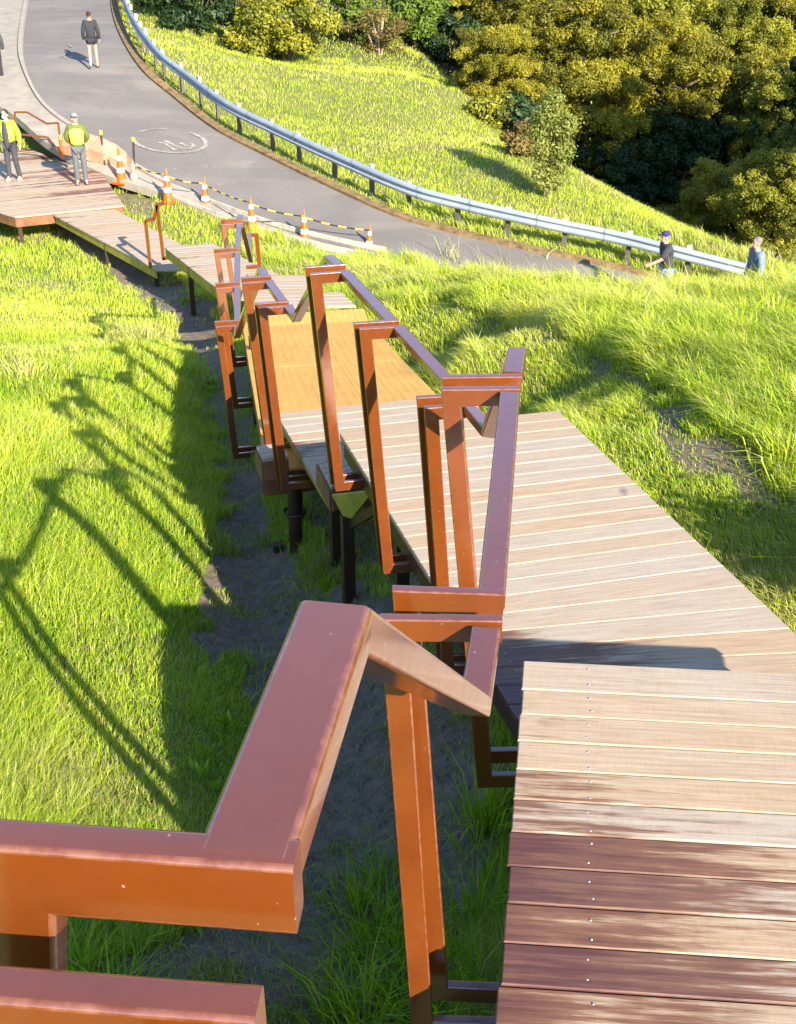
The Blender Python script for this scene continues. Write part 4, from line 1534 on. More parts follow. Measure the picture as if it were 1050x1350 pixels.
# tussocks in the long grass on the right and ragged edges of the trench
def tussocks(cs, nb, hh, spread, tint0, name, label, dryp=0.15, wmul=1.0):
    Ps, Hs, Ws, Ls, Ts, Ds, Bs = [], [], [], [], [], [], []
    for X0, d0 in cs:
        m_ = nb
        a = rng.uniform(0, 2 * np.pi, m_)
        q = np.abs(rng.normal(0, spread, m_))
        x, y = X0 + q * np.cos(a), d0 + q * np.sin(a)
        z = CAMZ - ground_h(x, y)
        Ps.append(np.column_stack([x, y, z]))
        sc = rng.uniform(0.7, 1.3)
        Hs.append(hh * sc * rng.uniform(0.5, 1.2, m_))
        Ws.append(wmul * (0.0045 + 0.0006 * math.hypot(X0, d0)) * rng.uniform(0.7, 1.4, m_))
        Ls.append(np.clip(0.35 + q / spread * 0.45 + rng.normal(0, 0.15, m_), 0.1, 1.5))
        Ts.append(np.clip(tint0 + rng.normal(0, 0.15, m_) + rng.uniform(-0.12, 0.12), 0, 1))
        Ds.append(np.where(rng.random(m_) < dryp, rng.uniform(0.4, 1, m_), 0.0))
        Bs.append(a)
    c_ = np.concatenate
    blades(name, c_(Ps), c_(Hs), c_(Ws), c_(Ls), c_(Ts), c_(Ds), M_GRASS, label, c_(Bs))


cs = []
while len(cs) < 300:
    X0, d0 = (float(q[0]) for q in polar(1, 4.5, 26, 2, 33))
    if X0 > RIGHTLINE(d0) + 0.7 and not inside(ROADPOLY, np.array([X0]), np.array([d0]))[0] and not inside(deck_polys[1], np.array([X0 - 0.15]), np.array([d0]))[0] \
            and soil_mask(np.array([X0]), np.array([d0]))[0] < 0.1 and (X0 > np.interp(d0, TRD, TRX) + 0.2 or (X0 < np.interp(d0, TRD, TRX) - 0.8 and random.random() < 0.12)):
        cs.append((X0, d0))
tussocks(cs, 190, 0.27, 0.15, 0.62, 'tussock_grass', 'long arching tussock grass on the bank right of the decks', 0.2)
cs = []
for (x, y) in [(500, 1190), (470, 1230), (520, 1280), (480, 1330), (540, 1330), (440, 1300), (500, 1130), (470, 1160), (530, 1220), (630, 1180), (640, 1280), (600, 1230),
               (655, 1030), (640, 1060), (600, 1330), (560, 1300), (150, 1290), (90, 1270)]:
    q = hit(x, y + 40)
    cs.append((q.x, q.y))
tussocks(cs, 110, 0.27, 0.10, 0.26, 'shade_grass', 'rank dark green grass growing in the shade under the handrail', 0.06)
cs = []
for (x, y) in [(410, 590), (430, 770), (400, 730), (380, 690), (365, 660), (300, 900), (320, 880), (270, 1000), (255, 940), (310, 940), (350, 720), (430, 780), (520, 760), (600, 700),
               (250, 400), (255, 385), (230, 720), (245, 660), (280, 600)]:
    q = hit(x, y)
    cs.append((q.x, q.y))
tussocks(cs, 90, 0.11, 0.17, 0.36, 'trench_grass', 'low grass clumps scattered along the bare trench', 0.1)

cs = []
while len(cs) < 260:
    X0, d0 = (float(q[0]) for q in polar(1, 3, 24, -26, 4))
    if X0 < RIGHTLINE(d0) - 1.0 and soil_mask(np.array([X0]), np.array([d0]))[0] < 0.2:
        cs.append((X0, d0))
tussocks(cs, 16, 0.07, 0.05, 0.22, 'lawn_weeds', 'broad leaved dark green weeds scattered through the lawn', 0.05, 4.0)

# dead grass mound at the support post and dry stalks
q = hit(436, 752)
tussocks([(q.x + 0.03 * i, q.y) for i in range(-2, 3)], 120, 0.16, 0.10, 0.3, 'dry_grass', 'dead brown grass heaped around the support posts', 0.95)
X0s = []
for (x, y) in [(330, 390), (60, 480), (90, 470), (140, 460), (170, 450), (185, 455), (30, 500)]:
    q = hit(x, y)
    X0s.append((q.x, q.y))
tussocks(X0s, 120, 0.30, 0.30, 0.85, 'dry_grass', 'pale seeding grass across the lawn', 0.75)
st = []
for (x, y) in [(700, 340), (860, 345), (940, 350), (1010, 345), (1000, 352), (1030, 340), (1045, 342), (960, 355), (590, 340), (620, 342), (650, 348)]:
    q = hit(x, y + 12)
    for _ in range(2):
        st.append((q.x + random.uniform(-.3, .3), q.y + random.uniform(-.3, .3)))
tussocks(st, 5, 0.85, 0.05, 0.75, 'grass_stalks', 'tall pale seed stalks on the crest of the bank', 1.0)

# ------------------------------------------------------------------ trees and shrubs
M_BARK = plain('grey_brown_bark', (0.13, 0.09, 0.06), 0.9, vary=0.4, scale=8, bumpy=0.5)
M_TWIG = plain('pale_dry_twig', (0.34, 0.25, 0.16), 0.85, vary=0.3)
L_OLIVE = leafy('olive_gold_foliage', [(0.050, 0.054, 0.005), (0.148, 0.138, 0.008), (0.275, 0.24, 0.013), (0.40, 0.345, 0.03)], 0.24)
L_MID = leafy('yellow_green_foliage', [(0.06, 0.075, 0.008), (0.15, 0.16, 0.012), (0.28, 0.27, 0.02), (0.40, 0.36, 0.04)], 0.28)
L_GREEN = leafy('fresh_green_foliage', [(0.045, 0.085, 0.010), (0.09, 0.15, 0.015), (0.15, 0.21, 0.022), (0.24, 0.29, 0.05)], 0.3)
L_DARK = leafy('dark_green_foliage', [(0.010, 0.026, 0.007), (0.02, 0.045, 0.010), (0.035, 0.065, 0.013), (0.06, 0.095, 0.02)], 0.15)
L_BROWN = leafy('reddish_brown_foliage', [(0.07, 0.055, 0.015), (0.13, 0.09, 0.022), (0.19, 0.13, 0.03), (0.24, 0.19, 0.05)], 0.2)
L_PALE = leafy('pale_green_foliage', [(0.10, 0.13, 0.02), (0.18, 0.21, 0.035), (0.27, 0.29, 0.06), (0.36, 0.36, 0.10)], 0.35)


def leaf_mesh(name, clumps, per, size, mat, flat=0.5):
    """leaf quads on the outer shells of many clumps. clumps: (centre, radius, tint)"""
    C = np.array([c for c, r, t in clumps])
    Rr = np.array([r for c, r, t in clumps])
    Tt = np.array([t for c, r, t in clumps])
    cnt = np.maximum(20, (per * (Rr / Rr.mean()) ** 2).astype(int))
    id_ = np.repeat(np.arange(len(C)), cnt)
    n = len(id_)
    u = rng.normal(0, 1, (n, 3))
    u /= np.linalg.norm(u, axis=1)[:, None]
    rad = Rr[id_] * np.where(rng.random(n) < 0.16, np.abs(rng.normal(0, 1.0, n)), 0.4 + 0.65 * rng.random(n) ** 0.7)
    p = C[id_] + u * rad[:, None] * np.array([1, 1, 0.8])
    # sprays: leaves gather along short random twigs
    nrm = u + rng.normal(0, 0.55, (n, 3)) + np.array([0, 0, 0.35])
    nrm /= np.linalg.norm(nrm, axis=1)[:, None]
    a = rng.normal(0, 1, (n, 3))
    a -= nrm * (a * nrm).sum(1)[:, None]
    a /= np.linalg.norm(a, axis=1)[:, None]
    b = np.cross(nrm, a)
    s = size * rng.uniform(0.6, 1.35, n)[:, None]
    la, lb = a * s, b * s * flat
    V = np.stack([p - la, p + lb * 0.9, p + la, p - lb * 0.9], axis=1).reshape(-1, 3)
    me = bpy.data.meshes.new(name)
    me.vertices.add(len(V)); me.vertices.foreach_set('co', V.ravel())
    lo = np.arange(4 * n, dtype=np.int32)
    me.loops.add(4 * n); me.loops.foreach_set('vertex_index', lo)
    me.polygons.add(n); me.polygons.foreach_set('loop_start', np.arange(0, 4 * n, 4, dtype=np.int32))
    me.update()
    tint = np.clip(Tt[id_] + rng.normal(0, 0.16, n), 0, 1)
    col = np.zeros((n, 4, 4)); col[:, :, 0] = tint[:, None]; col[:, :, 3] = 1
    ca = me.color_attributes.new('tint', 'FLOAT_COLOR', 'POINT')
    ca.data.foreach_set('color', col.ravel())
    me.materials.append(mat)
    return me


def crown_clumps(rx, rz, n, r0, seed, low=-0.6):
    """boughs spread over the crown, each carrying several leaf clumps, with gaps between boughs"""
    rs = np.random.default_rng(seed)
    out, lobes = [], []
    tries = 0
    while len(lobes) < 34 and tries < 4000:
        tries += 1
        u = rs.normal(0, 1, 3)
        u /= np.linalg.norm(u)
        if u[2] < low: continue
        f = rs.uniform(0.5, 1.0)
        c = np.array([u[0] * rx * f, u[1] * rx * f, u[2] * rz * f])
        if all(np.linalg.norm(c - q) > 1.0 for q in lobes):
            lobes.append(c)
    for c in lobes:
        R_ = rs.uniform(0.5, 1.1)
        t = rs.uniform(0.25, 0.8)
        for k in range(int(n // 34 * rs.uniform(0.6, 1.5))):
            u = rs.normal(0, 1, 3)
            u /= np.linalg.norm(u)
            u[2] = abs(u[2]) * 0.8 if rs.random() < 0.75 else u[2]
            p = c + u * np.array([1.15, 1.15, 0.7]) * R_ * rs.uniform(0.55, 1.0)
            out.append((p, r0 * rs.uniform(0.5, 1.25), np.clip(t + rs.normal(0, 0.1), 0, 1)))
    return out


def trunk_mesh(name, hgt, r, spread, nb, seed, mat, crown_z):
    rs = random.Random(seed)
    mb = MB()
    pts = [Vector((rs.uniform(-.08, .08) * k, rs.uniform(-.08, .08) * k, -0.4 + (crown_z + 0.4) * k / 4)) for k in range(5)]
    mb.tube(pts, [r, r * 0.85, r * 0.7, r * 0.55, r * 0.4], 8)
    for k in range(nb):
        a = 2 * math.pi * k / nb + rs.uniform(-.4, .4)
        z0 = crown_z * rs.uniform(0.45, 0.95)
        L = spread * rs.uniform(0.6, 0.95)
        b = Vector((0, 0, z0))
        m1 = b + Vector((math.cos(a) * L * 0.5, math.sin(a) * L * 0.5, L * 0.3))
        m2 = b + Vector((math.cos(a + .3) * L, math.sin(a + .3) * L, L * rs.uniform(0.25, 0.7)))
        mb.tube([b, m1, m2], [r * 0.4, r * 0.25, r * 0.1], 6)
    v = mb
    me = bpy.data.meshes.new(name)
    me.from_pydata([tuple(p) for p in v.v], [], v.f)
    me.materials.append(mat)
    me.shade_smooth()
    return me


# three builds of the big bush trees, each a crown of leaves on a trunk with limbs
TREE = []
for sd, mat in ((1, L_OLIVE), (2, L_OLIVE), (3, L_MID)):
    cl = crown_clumps(2.6, 2.9, 380, 0.36, sd)
    TREE.append((leaf_mesh('crown', cl, 230, 0.066, mat, 0.45), trunk_mesh('trunk', 7, 0.26, 2.9, 9, sd, M_BARK, 3.6)))
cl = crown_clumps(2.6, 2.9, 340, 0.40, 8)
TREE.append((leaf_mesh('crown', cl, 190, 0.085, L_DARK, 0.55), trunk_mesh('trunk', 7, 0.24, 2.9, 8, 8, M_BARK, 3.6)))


def tree(var, px, py, z, rad, lab, squash=1.0, rz=None):
    """crown centre at a pixel, z metres away along the view; trunk stands on the ground below"""
    v = (py - CYP) / F_PX
    X, d = (px - CXP) / F_PX * z, z * (CP - v * SP)
    cz = CAMZ - z * (SP + v * CP)
    zg = CAMZ - float(ground_h([X], [d])[0])
    zg = min(zg, cz - rad * 0.9)
    s = rad / 3.0
    e = empty('bush_tree', (X, d, zg), random.uniform(0, 6.28) if rz is None else rz)
    tag(e, lab, 'tree', 'trees filling the gully')
    cr, tk = TREE[var]
    o = bpy.data.objects.new('crown', cr); COL.objects.link(o); o.parent = e
    o.location = (0, 0, cz - zg); o.scale = (s, s, s * squash)
    o = bpy.data.objects.new('trunk', tk); COL.objects.link(o); o.parent = e
    o.scale = (s, s, max(0.4, (cz - zg) / 3.6))


TREES = [
    (0, 655, 95, 45, 1.75, 'small golden olive tree at the edge of the grassy spur'),
    (1, 735, 70, 50, 3.0, 'round golden olive tree with a lit crown above the thin sapling'),
    (0, 770, 170, 47, 2.7, 'golden olive tree overhanging the dark hollow behind the sapling'),
    (2, 845, 40, 56, 3.4, 'golden olive tree with a lumpy lit crown at the top of the picture'),
    (1, 880, 120, 49, 2.9, 'olive tree in the middle of the gully, lit crown over deep shade'),
    (2, 945, 60, 60, 3.6, 'large yellow green tree high in the gully at the top right'),
    (1, 985, 160, 51, 2.9, 'olive shaded tree between the lit olive crowns on the right'),
    (2, 1045, 160, 46, 2.2, 'yellow green tree at the right edge, upper of two'),
    (2, 1040, 265, 37, 2.0, 'yellow green tree low at the right edge above the man with grey hair'),
    (3, 905, 225, 48, 2.6, 'tree with deep shade put into its dark leaves at the bottom of the gully'),  # dark leaf build stands in for the deep shade of the gully
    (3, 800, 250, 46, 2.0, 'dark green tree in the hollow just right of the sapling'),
    (0, 965, 290, 42, 2.1, 'olive shaded tree above the end of the guardrail'),
    (1, 1020, -20, 66, 4.0, 'golden olive tree cut by the top right corner'),
    (0, 790, -40, 64, 4.0, 'golden olive tree cut by the top edge above the round crown'),
    (1, 690, -30, 58, 3.2, 'golden olive tree cut by the top edge left of the gully'),
    (0, 610, -5, 60, 2.6, 'golden olive tree behind the small olive tree at the spur'),
    (0, 930, 0, 70, 4.2, 'golden olive tree at the top edge right of the middle'),
    (2, 985, 95, 56, 2.8, 'yellow green tree between the dark shaded tree and the top right crowns'),
    (1, 690, 10, 62, 3.2, 'golden olive tree closing the gap at the top of the gully'),
    (0, 840, -10, 68, 4.0, 'golden olive tree at the top edge behind the lumpy lit crown'),
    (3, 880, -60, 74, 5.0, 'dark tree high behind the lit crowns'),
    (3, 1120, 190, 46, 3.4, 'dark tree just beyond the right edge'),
    (1, 1130, 40, 58, 4.0, 'olive tree just beyond the right edge, uphill'),
    (2, 1010, 30, 64, 3.6, 'yellow green tree behind the large one at the top right'),
    (0, 1060, 70, 57, 3.2, 'golden olive tree at the right edge between yellow green crowns'),
    (0, 700, 130, 53, 2.4, 'olive tree in the dark gap behind the small golden one'),
    (1, 830, 190, 54, 3.0, 'olive tree filling the hollow behind the overhanging crown'),
    (3, 560, -45, 70, 4.5, 'dark tree behind the shrubs at the top edge'),
    (3, 420, -40, 72, 4.5, 'dark tree behind the bushy shrub at the top edge'),
    (3, 300, -50, 74, 4.5, 'dark tree at the top edge behind the bend of the guardrail'),
]
for t in TREES: tree(*t)
# tall trees beside the walkway, outside the right edge, that throw the shade into the gully
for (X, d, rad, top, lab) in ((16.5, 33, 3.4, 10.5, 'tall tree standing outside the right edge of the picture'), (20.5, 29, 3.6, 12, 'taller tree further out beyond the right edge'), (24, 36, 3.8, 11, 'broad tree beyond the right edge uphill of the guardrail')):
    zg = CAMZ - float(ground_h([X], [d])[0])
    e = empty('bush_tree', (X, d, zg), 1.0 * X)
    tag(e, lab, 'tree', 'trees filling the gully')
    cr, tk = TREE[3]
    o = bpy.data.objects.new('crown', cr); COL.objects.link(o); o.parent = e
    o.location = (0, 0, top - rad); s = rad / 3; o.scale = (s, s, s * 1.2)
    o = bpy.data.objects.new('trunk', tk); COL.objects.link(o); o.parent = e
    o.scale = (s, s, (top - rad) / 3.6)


def shrub(px, py, rad, hgt, mat, lab, name='shrub', seed=0, n=34, per=240, leaf=0.085, twig=None, r0=0.32, cat='shrub', bare=0.0, z=None, stem=1.0):
    """shrub rooted at the ground seen at px, py"""
    p = hit(px, py)
    rs = np.random.default_rng(seed + 100)
    e = empty(name, p)
    tag(e, lab, cat, 'shrubs along the top of the grass')
    cl = []
    for i in range(n):
        u = rs.normal(0, 1, 3); u /= np.linalg.norm(u)
        f = rs.uniform(0.5, 1.0)
        cz = hgt * (0.5 + bare * 0.5) + u[2] * hgt * (0.5 - bare * 0.5) * f
        cl.append((np.array([u[0] * rad * f, u[1] * rad * f, max(cz, 0.15)]), r0 * rs.uniform(0.6, 1.4), rs.uniform(0.2, 0.9)))
    me = leaf_mesh('crown', cl, per, leaf, mat, 0.5)
    o = bpy.data.objects.new('crown', me); COL.objects.link(o); o.parent = e
    mb = MB()
    for k in range(9):
        a = rs.uniform(0, 6.28)
        q = Vector((math.cos(a) * rad * rs.uniform(.2, .75), math.sin(a) * rad * rs.uniform(.2, .75), hgt * rs.uniform(.55, .9)))
        mb.tube([(0.1 * math.cos(a), 0.1 * math.sin(a), -0.15), q * 0.5 + Vector((0, 0, 0.15)), q], [0.05 * stem, 0.035 * stem, 0.012], 6)
    mb.build('trunk', twig or M_BARK, e, local=True)
    return e


shrub(378, 82, 2.0, 2.7, L_MID, 'large bushy olive green shrub at the top of the grass slope', seed=1, n=60, per=330, r0=0.42)
shrub(262, 40, 1.9, 2.2, L_DARK, 'dark green shrub behind the grass left of the large bushy shrub', seed=2, n=44, r0=0.4)
shrub(215, 8, 1.6, 1.8, L_DARK, 'dark low shrub at the top edge above the guardrail bend', seed=12, n=34, r0=0.4)
shrub(318, 42, 1.2, 2.4, L_DARK, 'dark shrub squeezed against the large bushy shrub', seed=13, n=34, r0=0.4)
shrub(500, 72, 1.4, 1.9, L_BROWN, 'dry brown twiggy shrub beside the large bushy shrub', seed=3, n=26, per=120, leaf=0.06, twig=M_TWIG)
shrub(460, 55, 1.1, 2.5, L_GREEN, 'bright green leafy shrub above the dry brown one', seed=4, n=34, leaf=0.11, r0=0.4)
shrub(545, 62, 1.4, 2.8, L_GREEN, 'fresh green shrub at the right end of the shrubs on the slope', seed=5, n=44, leaf=0.11, r0=0.4)
shrub(600, 92, 1.3, 2.3, L_DARK, 'dark shrub at the crest between green shrub and olive tree', seed=6, n=34)
shrub(655, 165, 0.8, 1.0, L_MID, 'yellow green shrub hanging over the crest of the spur', seed=7, n=26)
shrub(690, 205, 0.7, 0.9, L_BROWN, 'rusty brown shrub at the foot of the tall sapling', seed=8, n=20, r0=0.22, leaf=0.07)
shrub(672, 175, 0.9, 1.2, L_DARK, 'dark glossy shrub on the crest left of the sapling', seed=9, n=26, leaf=0.12)
shrub(722, 262, 0.50, 2.9, L_PALE, 'tall thin sapling with small pale leaves standing alone on the grass spur', 'sapling', seed=10, n=105, per=80, leaf=0.05, twig=M_TWIG, r0=0.24, cat='sapling', bare=0.03, stem=0.4)
for k, (px, py, r_, h_, mt, lab) in enumerate([
        (1035, 330, 1.0, 1.8, L_MID, 'yellow green shrub at the right edge behind the tall grass')]):
    q = hit(px, py)
    shrub(px, py - 14, r_, h_, mt, lab, seed=30 + k, n=40, per=200, leaf=0.06, r0=0.26)


shrub(1690, 1010, 0.72, 1.35, L_GREEN, 'unseen low bush added beyond the right edge to shade the grass by the long deck', seed=60, n=50, per=200, leaf=0.05, r0=0.25)  # added out of view to cast the shadow patch on the right-hand grass


# ------------------------------------------------------------------ people
def skin_part(verts, edges, radii, sub=2):
    me = bpy.data.meshes.new('tmp')
    bm = bmesh.new()
    lay = bm.verts.layers.skin.verify()
    V = [bm.verts.new(v) for v in verts]
    for a, b in edges: bm.edges.new((V[a], V[b]))
    for v, r in zip(V, radii):
        rr = r if isinstance(r, tuple) else (r, r)
        v[lay].radius = rr
        v[lay].use_root = False
    V[0][lay].use_root = True
    bm.to_mesh(me)
    bm.free()
    o = bpy.data.objects.new('tmp', me)
    COL.objects.link(o)
    sk = o.modifiers.new('s', 'SKIN')
    sk.use_smooth_shade = True
    ss = o.modifiers.new('d', 'SUBSURF')
    ss.levels = sub
    ss.render_levels = sub
    dg = bpy.context.evaluated_depsgraph_get()
    ev = o.evaluated_get(dg)
    m2 = bpy.data.meshes.new_from_object(ev)
    vs = [v.co.copy() for v in m2.vertices]
    fs = [list(p.vertices) for p in m2.polygons]
    bpy.data.objects.remove(o)
    bpy.data.meshes.remove(me)
    bpy.data.meshes.remove(m2)
    return vs, fs


def ellipsoid(c, r, n=14, m=9, cut=None, R=None):
    vs, fs = [], []
    for i in range(m + 1):
        t = math.pi * i / m
        for k in range(n):
            a = 2 * math.pi * k / n
            p = Vector((r[0] * math.sin(t) * math.cos(a), r[1] * math.sin(t) * math.sin(a), r[2] * math.cos(t)))
            if R: p = R @ p
            vs.append(Vector(c) + p)
    for i in range(m):
        for k in range(n):
            fs.append([i * n + k, (i + 1) * n + k, (i + 1) * n + (k + 1) % n, i * n + (k + 1) % n])
    return vs, fs


M_SKIN = plain('skin', (0.55, 0.31, 0.21), 0.5, vary=0.08)
M_EYE = plain('dark_eye', (0.03, 0.02, 0.02), 0.3)
M_LIP = plain('lips', (0.42, 0.16, 0.13), 0.5)
_cm = {}


def cloth(col):
    if col not in _cm:
        _cm[col] = plain('cloth', col, 0.85, vary=0.15, scale=14)
    return _cm[col]


M_HIVIS = plain('fluorescent_yellow_vest', (0.86, 0.95, 0.07), 0.6, vary=0.08)


def person(px, py, hgt, facing, lab, group=None, pose=None, top=(0.05, 0.05, 0.06), legs_c=(0.05, 0.05, 0.06), hair=(0.03, 0.02, 0.015), shoes=(0.05, 0.05, 0.05), bare_legs=False,
           vest=False, cap=None, mask=False, bun=False, front=None, h=None, sleeves=True, lean=0.0, short_hair=True, pos=None):
    pose = pose or {}
    p0 = pos if pos is not None else (place(px, py, h) if h else hit(px, py))
    e = empty('person', p0, facing)
    s = hgt / 1.74
    e.scale = (s, s, s)
    tag(e, lab, 'person', group)
    ln = Vector((0, math.sin(lean), math.cos(lean)))
    hip = Vector((0, 0, 0.94))
    sp = hip + ln * 0.22
    ch = hip + ln * 0.42
    nk = hip + ln * 0.56
    hd = nk + Vector((0, 0.02 + 0.03 * math.sin(lean), 0.115))
    st = pose.get('stride', 0.0)
    J = {'hip': hip, 'sp': sp, 'ch': ch, 'nk': nk, 'nk2': nk + Vector((0, 0.012, 0.07))}
    for sd, sg in (('l', -1), ('r', 1)):
        f = st * sg
        J['th' + sd] = hip + Vector((0.09 * sg, 0, -0.05))
        J['kn' + sd] = Vector((0.10 * sg, f * 0.5 + 0.02, 0.50))
        J['an' + sd] = Vector((0.105 * sg, f - (0.05 if f < 0 else 0), 0.09 + (0.05 if f < -0.05 else 0)))
        J['to' + sd] = J['an' + sd] + Vector((0.02 * sg, 0.15, -0.055))
        J['he' + sd] = J['an' + sd] + Vector((0, -0.04, -0.05))
        J['sh' + sd] = ch + ln * 0.07 + Vector((0.165 * sg, 0, 0))
        el, wr = pose.get('arm' + sd, (Vector((0.075 * sg, -0.02, -0.29)), Vector((0.085 * sg, 0.06, -0.54))))
        J['el' + sd] = J['sh' + sd] + el
        J['wr' + sd] = J['sh' + sd] + wr
        dirw = (J['wr' + sd] - J['el' + sd]).normalized()
        J['pa' + sd] = J['wr' + sd] + dirw * 0.075
    names = list(J)
    idx = {k: i for i, k in enumerate(names)}
    E = [('hip', 'sp'), ('sp', 'ch'), ('ch', 'nk'), ('nk', 'nk2')]
    for sd in 'lr':
        E += [('hip', 'th' + sd), ('th' + sd, 'kn' + sd), ('kn' + sd, 'an' + sd), ('an' + sd, 'to' + sd), ('an' + sd, 'he' + sd),
              ('ch', 'sh' + sd), ('sh' + sd, 'el' + sd), ('el' + sd, 'wr' + sd), ('wr' + sd, 'pa' + sd)]
    RD = {'hip': (.13, .10), 'sp': (.125, .095), 'ch': (.15, .11), 'nk': .06, 'nk2': .052}
    for sd in 'lr':
        RD.update({'th' + sd: .085, 'kn' + sd: .055, 'an' + sd: .038, 'to' + sd: .03, 'he' + sd: .032, 'sh' + sd: .062, 'cf' + sd: .045, 'el' + sd: .042, 'wr' + sd: .028, 'pa' + sd: (.036, .018)})
    bv, bf = skin_part([J[k] for k in names], [(idx[a], idx[b]) for a, b in E], [(tuple(q * 0.72 for q in RD[k]) if k in ('hip', 'sp', 'ch') else RD[k] * 0.8 if k[:2] == 'th' and not bare_legs else RD[k] * 0.85 if k[:2] in ('th', 'sh') else RD[k]) for k in names])
    body = MB()
    body.add(bv, bf, 0)
    # fingers
    for sd, sg in (('l', -1), ('r', 1)):
        wr, pa = J['wr' + sd], J['pa' + sd]
        d = (pa - wr).normalized()
        side = Vector((0, 1, 0)) - d * d.y
        side = side.normalized() if side.length > .1 else Vector((1, 0, 0))
        curl = Vector((-sg, 0, 0)) * 0.014
        for q, L in ((-1.5, .058), (-0.5, .072), (.5, .078), (1.5, .068)):
            b0 = pa + side * q * 0.017 - d * .01
            body.tube([b0, b0 + d * L * .5 + curl * .4, b0 + d * L + curl], [.0095, .0085, .006], 6)
        b0 = wr + d * .03 + side * .025
        body.tube([b0, b0 + side * .025 + d * .025, b0 + side * .03 + d * .055], [.011, .010, .007], 6)
    # head with face
    yaw = pose.get('head', 0.0)
    Rh = Matrix.Rotation(yaw, 3, 'Z') @ Matrix.Rotation(-pose.get('nod', 0.0), 3, 'X')
    H = lambda x, y, z: hd + Rh @ Vector((x, y, z))
    for c_, r_, mi in (((0, 0, .025), (.073, .09, .105), 0), ((0, .02, -.035), (.058, .068, .075), 0), ((0, .088, -.005), (.014, .022, .022), 0), ((.074, -.005, 0), (.012, .022, .03), 0),
                       ((-.074, -.005, 0), (.012, .022, .03), 0), ((.03, .082, .025), (.012, .008, .007), 1), ((-.03, .082, .025), (.012, .008, .007), 1), ((0, .083, -.05), (.024, .008, .007), 2)):
        v_, f_ = ellipsoid((0, 0, 0), r_, R=Rh)
        o_ = H(*c_)
        body.add([o_ + p for p in v_], f_, mi)
    body.build('body', None, e, smooth=60, mats=[M_SKIN, M_EYE, M_LIP], local=True)

    def piece(name, keys, edges, grow, mat, extra=None):
        ii = {k: i for i, k in enumerate(keys)}
        rr = []
        for k in keys:
            r = (extra or {}).get(k, RD[k])
            rr.append((r[0] + grow, r[1] + grow) if isinstance(r, tuple) else r + grow)
        v, f = skin_part([J[k] for k in keys], [(ii[a], ii[b]) for a, b in edges], rr)
        mb = MB()
        mb.add(v, f)
        mb.build(name, mat, e, smooth=60, local=True)

    J['wa'] = hip + ln * -0.05
    RD['wa'] = (.15, .115)
    J['cl'] = nk + ln * -0.035
    RD['cl'] = .075
    kk = ['wa', 'sp', 'ch', 'cl'] + [a + b for b in 'lr' for a in (('sh', 'el', 'wr') if sleeves else ('sh', 'el'))]
    ee = [('wa', 'sp'), ('sp', 'ch'), ('ch', 'cl')]
    for sd in 'lr':
        ee += [('ch', 'sh' + sd), ('sh' + sd, 'el' + sd)] + ([('el' + sd, 'wr' + sd)] if sleeves else [])
    piece('jacket', kk, ee, 0.03, cloth(top))
    if bare_legs:
        for sd in 'lr':
            J['sk' + sd] = J['th' + sd].lerp(J['kn' + sd], 0.42)
            RD['sk' + sd] = .085
        piece('shorts', ['hip', 'thl', 'skl', 'thr', 'skr'], [('hip', 'thl'), ('thl', 'skl'), ('hip', 'thr'), ('thr', 'skr')], 0.032, cloth(legs_c))
    else:
        J['cfl'], J['cfr'] = J['anl'] + Vector((0, 0, -.04)), J['anr'] + Vector((0, 0, -.04))
        piece('trousers', ['hip', 'thl', 'knl', 'cfl', 'thr', 'knr', 'cfr'], [('hip', 'thl'), ('thl', 'knl'), ('knl', 'cfl'), ('hip', 'thr'), ('thr', 'knr'), ('knr', 'cfr')], 0.018, cloth(legs_c))
    for sd in 'lr':
        piece('shoe', ['he' + sd, 'to' + sd], [('he' + sd, 'to' + sd)], 0.016, cloth(shoes))
    if vest:
        J['vb'] = hip + ln * 0.0
        RD['vb'] = (.15, .115)
        for sd, sg in (('l', -1), ('r', 1)):
            J['vs' + sd] = J['sh' + sd].lerp(J['ch'], 0.02)
            RD['vs' + sd] = .066
        piece('vest', ['vb', 'sp', 'ch', 'cl', 'vsl', 'vsr'], [('vb', 'sp'), ('sp', 'ch'), ('ch', 'cl'), ('ch', 'vsl'), ('ch', 'vsr')], 0.048, M_HIVIS)
    if front:
        mb = MB()
        q0, q1 = hip + Vector((0, .12, -.09)), ch + Vector((0, .13, .09))
        v_, f_ = ellipsoid((q0 + q1) / 2, (.085, .045, (q1 - q0).length / 2 + .04))
        mb.add(v_, f_)
        mb.build('shirt_front', cloth(front), e, local=True)
    # hair and headgear
    mb = MB()
    v_, f_ = ellipsoid((0, 0, 0), (.081, .092, .095), R=Rh)
    o_ = H(0, -.018, .048)
    mb.add([o_ + p for p in v_], f_)
    if bun:
        v_, f_ = ellipsoid((0, 0, 0), (.045, .045, .045))
        o_ = H(0, -.09, .12)
        mb.add([o_ + p for p in v_], f_)
    mb.build('hair', cloth(hair), e, smooth=60, local=True)
    if cap:
        mb = MB()
        v_, f_ = ellipsoid((0, 0, 0), (.088, .10, .075), R=Rh)
        o_ = H(0, -.005, .085)
        mb.add([o_ + p for p in v_], f_)
        v_, f_ = ellipsoid((0, 0, 0), (.075, .085, .012), R=Rh)
        o_ = H(0, .10, .075)
        mb.add([o_ + p for p in v_], f_)
        mb.build('cap', cloth(cap), e, smooth=60, local=True)
    if mask:
        mb = MB()
        v_, f_ = ellipsoid((0, 0, 0), (.062, .045, .05), R=Rh)
        o_ = H(0, .058, -.035)
        mb.add([o_ + p for p in v_], f_)
        mb.build('face_mask', cloth((0.45, 0.62, 0.72)), e, smooth=60, local=True)
    return e


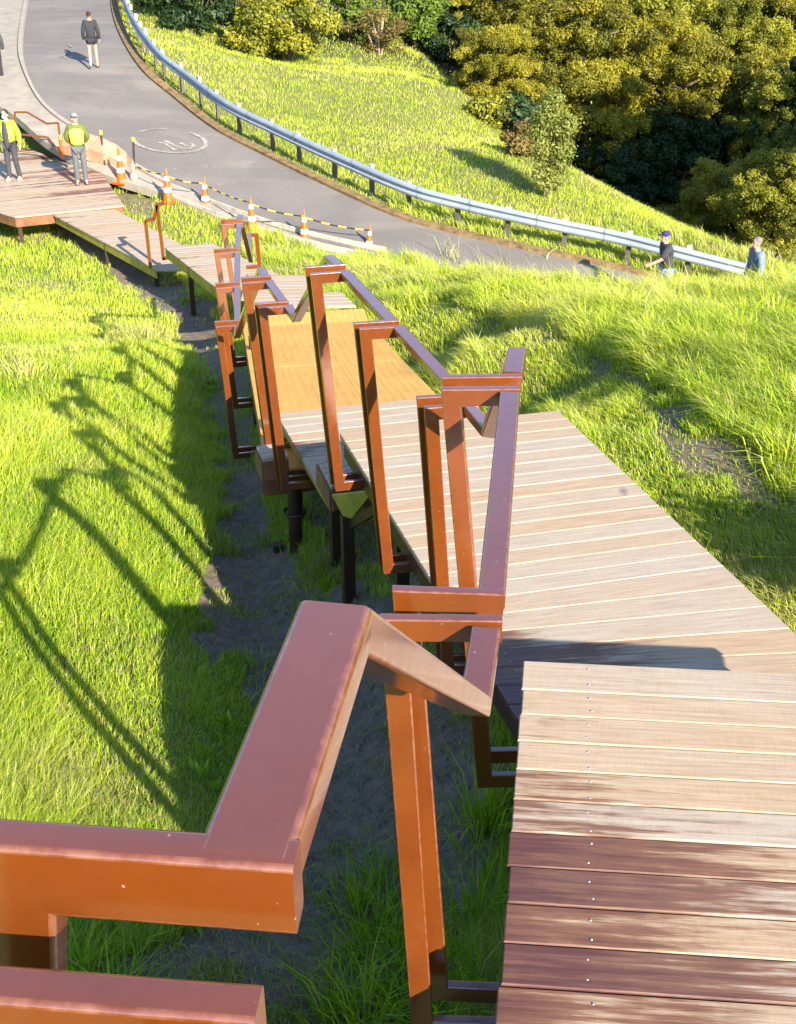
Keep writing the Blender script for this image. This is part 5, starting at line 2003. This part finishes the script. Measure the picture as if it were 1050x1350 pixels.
VX = Vector
pw = road_at(125, 90)
person(0, 0, 1.70, 0.2, 'woman in black top and shorts walking away up the road, hair in a bun', top=(0.028, 0.028, 0.034), legs_c=(0.02, 0.02, 0.024), bare_legs=True, bun=True,
       hair=(0.06, 0.025, 0.015), pose={'stride': 0.12}, pos=pw)
pe = place(-1, 105, 6.35)
person(0, 0, 1.70, 0.3, 'walker cut off by the left edge, only dark leggings and shoe showing', top=(0.05, 0.05, 0.055), legs_c=(0.03, 0.03, 0.035), pose={'stride': 0.2}, pos=pe)
person(20, 238, 1.76, math.pi - 0.25, 'man in open yellow vest and pale face mask on the timber platform', 'workers in yellow vests', vest=True, mask=True, front=(0.05, 0.05, 0.058), top=(0.30, 0.38, 0.03), legs_c=(0.045, 0.045, 0.055),
       shoes=(0.55, 0.42, 0.33), h=7.5, pose={'stride': 0.05, 'arml': (VX((-.13, 0, -.26)), VX((-.16, .06, -.5))), 'armr': (VX((.13, 0, -.26)), VX((.13, .1, -.48)))})
person(109, 243, 1.74, math.pi + 0.25, 'man in bright yellow vest and grey cap, hands behind his back on the platform', 'workers in yellow vests', vest=True, cap=(0.22, 0.22, 0.24), top=(0.12, 0.15, 0.03),
       legs_c=(0.10, 0.11, 0.115), shoes=(0.04, 0.045, 0.07), h=7.5, pose={'arml': (VX((-.10, -.07, -.25)), VX((-.03, -.18, -.42))), 'armr': (VX((.10, -.07, -.25)), VX((.03, -.18, -.42))), 'head': 0.4})
ph = place(874, 408, 9.05)
person(0, 0, 1.76, math.pi / 2 + 0.15, 'man in a navy cap, dark jacket and blue jeans leaning along the guardrail', cap=(0.03, 0.03, 0.12), top=(0.042, 0.038, 0.046), legs_c=(0.20, 0.30, 0.48), lean=0.16, sleeves=False,
       hair=(0.2, 0.18, 0.17), pose={'stride': 0.16, 'arml': (VX((-.06, .16, -.22)), VX((-.07, .38, -.30))), 'armr': (VX((.06, -.03, -.29)), VX((.07, .02, -.53)))}, pos=ph)
pg = place_d(989, 422, 22.8)
person(0, 0, 1.66, math.pi / 2 + 0.2, 'man with short grey hair in a blue checked jacket, mostly hidden by the grass bank', top=(0.16, 0.20, 0.28), legs_c=(0.1, 0.12, 0.16), hair=(0.20, 0.16, 0.13), lean=0.12, pose={'stride': 0.15}, pos=pg)

# ------------------------------------------------------------------ light, sky, camera
EL = math.radians(26.5)
AZ = Vector((0.508, -0.861, 0)).normalized()
to_sun = Vector((AZ.x * math.cos(EL), AZ.y * math.cos(EL), math.sin(EL)))
sun = bpy.data.lights.new('sun', 'SUN')
sun.energy = 5.0
sun.angle = math.radians(0.5)
sun.color = (1.0, 0.93, 0.80)
so = bpy.data.objects.new('sun', sun)
so.rotation_euler = to_sun.to_track_quat('Z', 'Y').to_euler()
so.location = (20, -30, 40)
COL.objects.link(so)
w = bpy.data.worlds.new('World')
scene.world = w
w.use_nodes = True
nt = w.node_tree
sky = nt.nodes.new('ShaderNodeTexSky')
sky.sky_type = 'NISHITA'
sky.sun_disc = False
sky.sun_elevation = EL
sky.sun_rotation = math.atan2(AZ.x, AZ.y)
sky.air_density = 1.0
sky.dust_density = 0.5
sky.ozone_density = 4.5
bg = nt.nodes['Background']
bg.inputs['Strength'].default_value = 0.125
nt.links.new(sky.outputs[0], bg.inputs['Color'])

cam = bpy.data.cameras.new('camera')
cam.sensor_fit = 'VERTICAL'
cam.sensor_height = 24
cam.lens = 24 * F_PX / 1350
cam.clip_start = 0.05
cam.clip_end = 600
co_ = bpy.data.objects.new('camera', cam)
co_.location = (0, 0, CAMZ)
co_.rotation_euler = (math.pi / 2 - PITCH, 0, 0)
COL.objects.link(co_)
scene.camera = co_

scene.render.engine = 'CYCLES'
scene.cycles.max_bounces = 8
scene.cycles.transparent_max_bounces = 8
scene.view_settings.view_transform = 'Standard'
scene.view_settings.look = 'None'
scene.view_settings.exposure = 1.4
scene.view_settings.gamma = 1.0
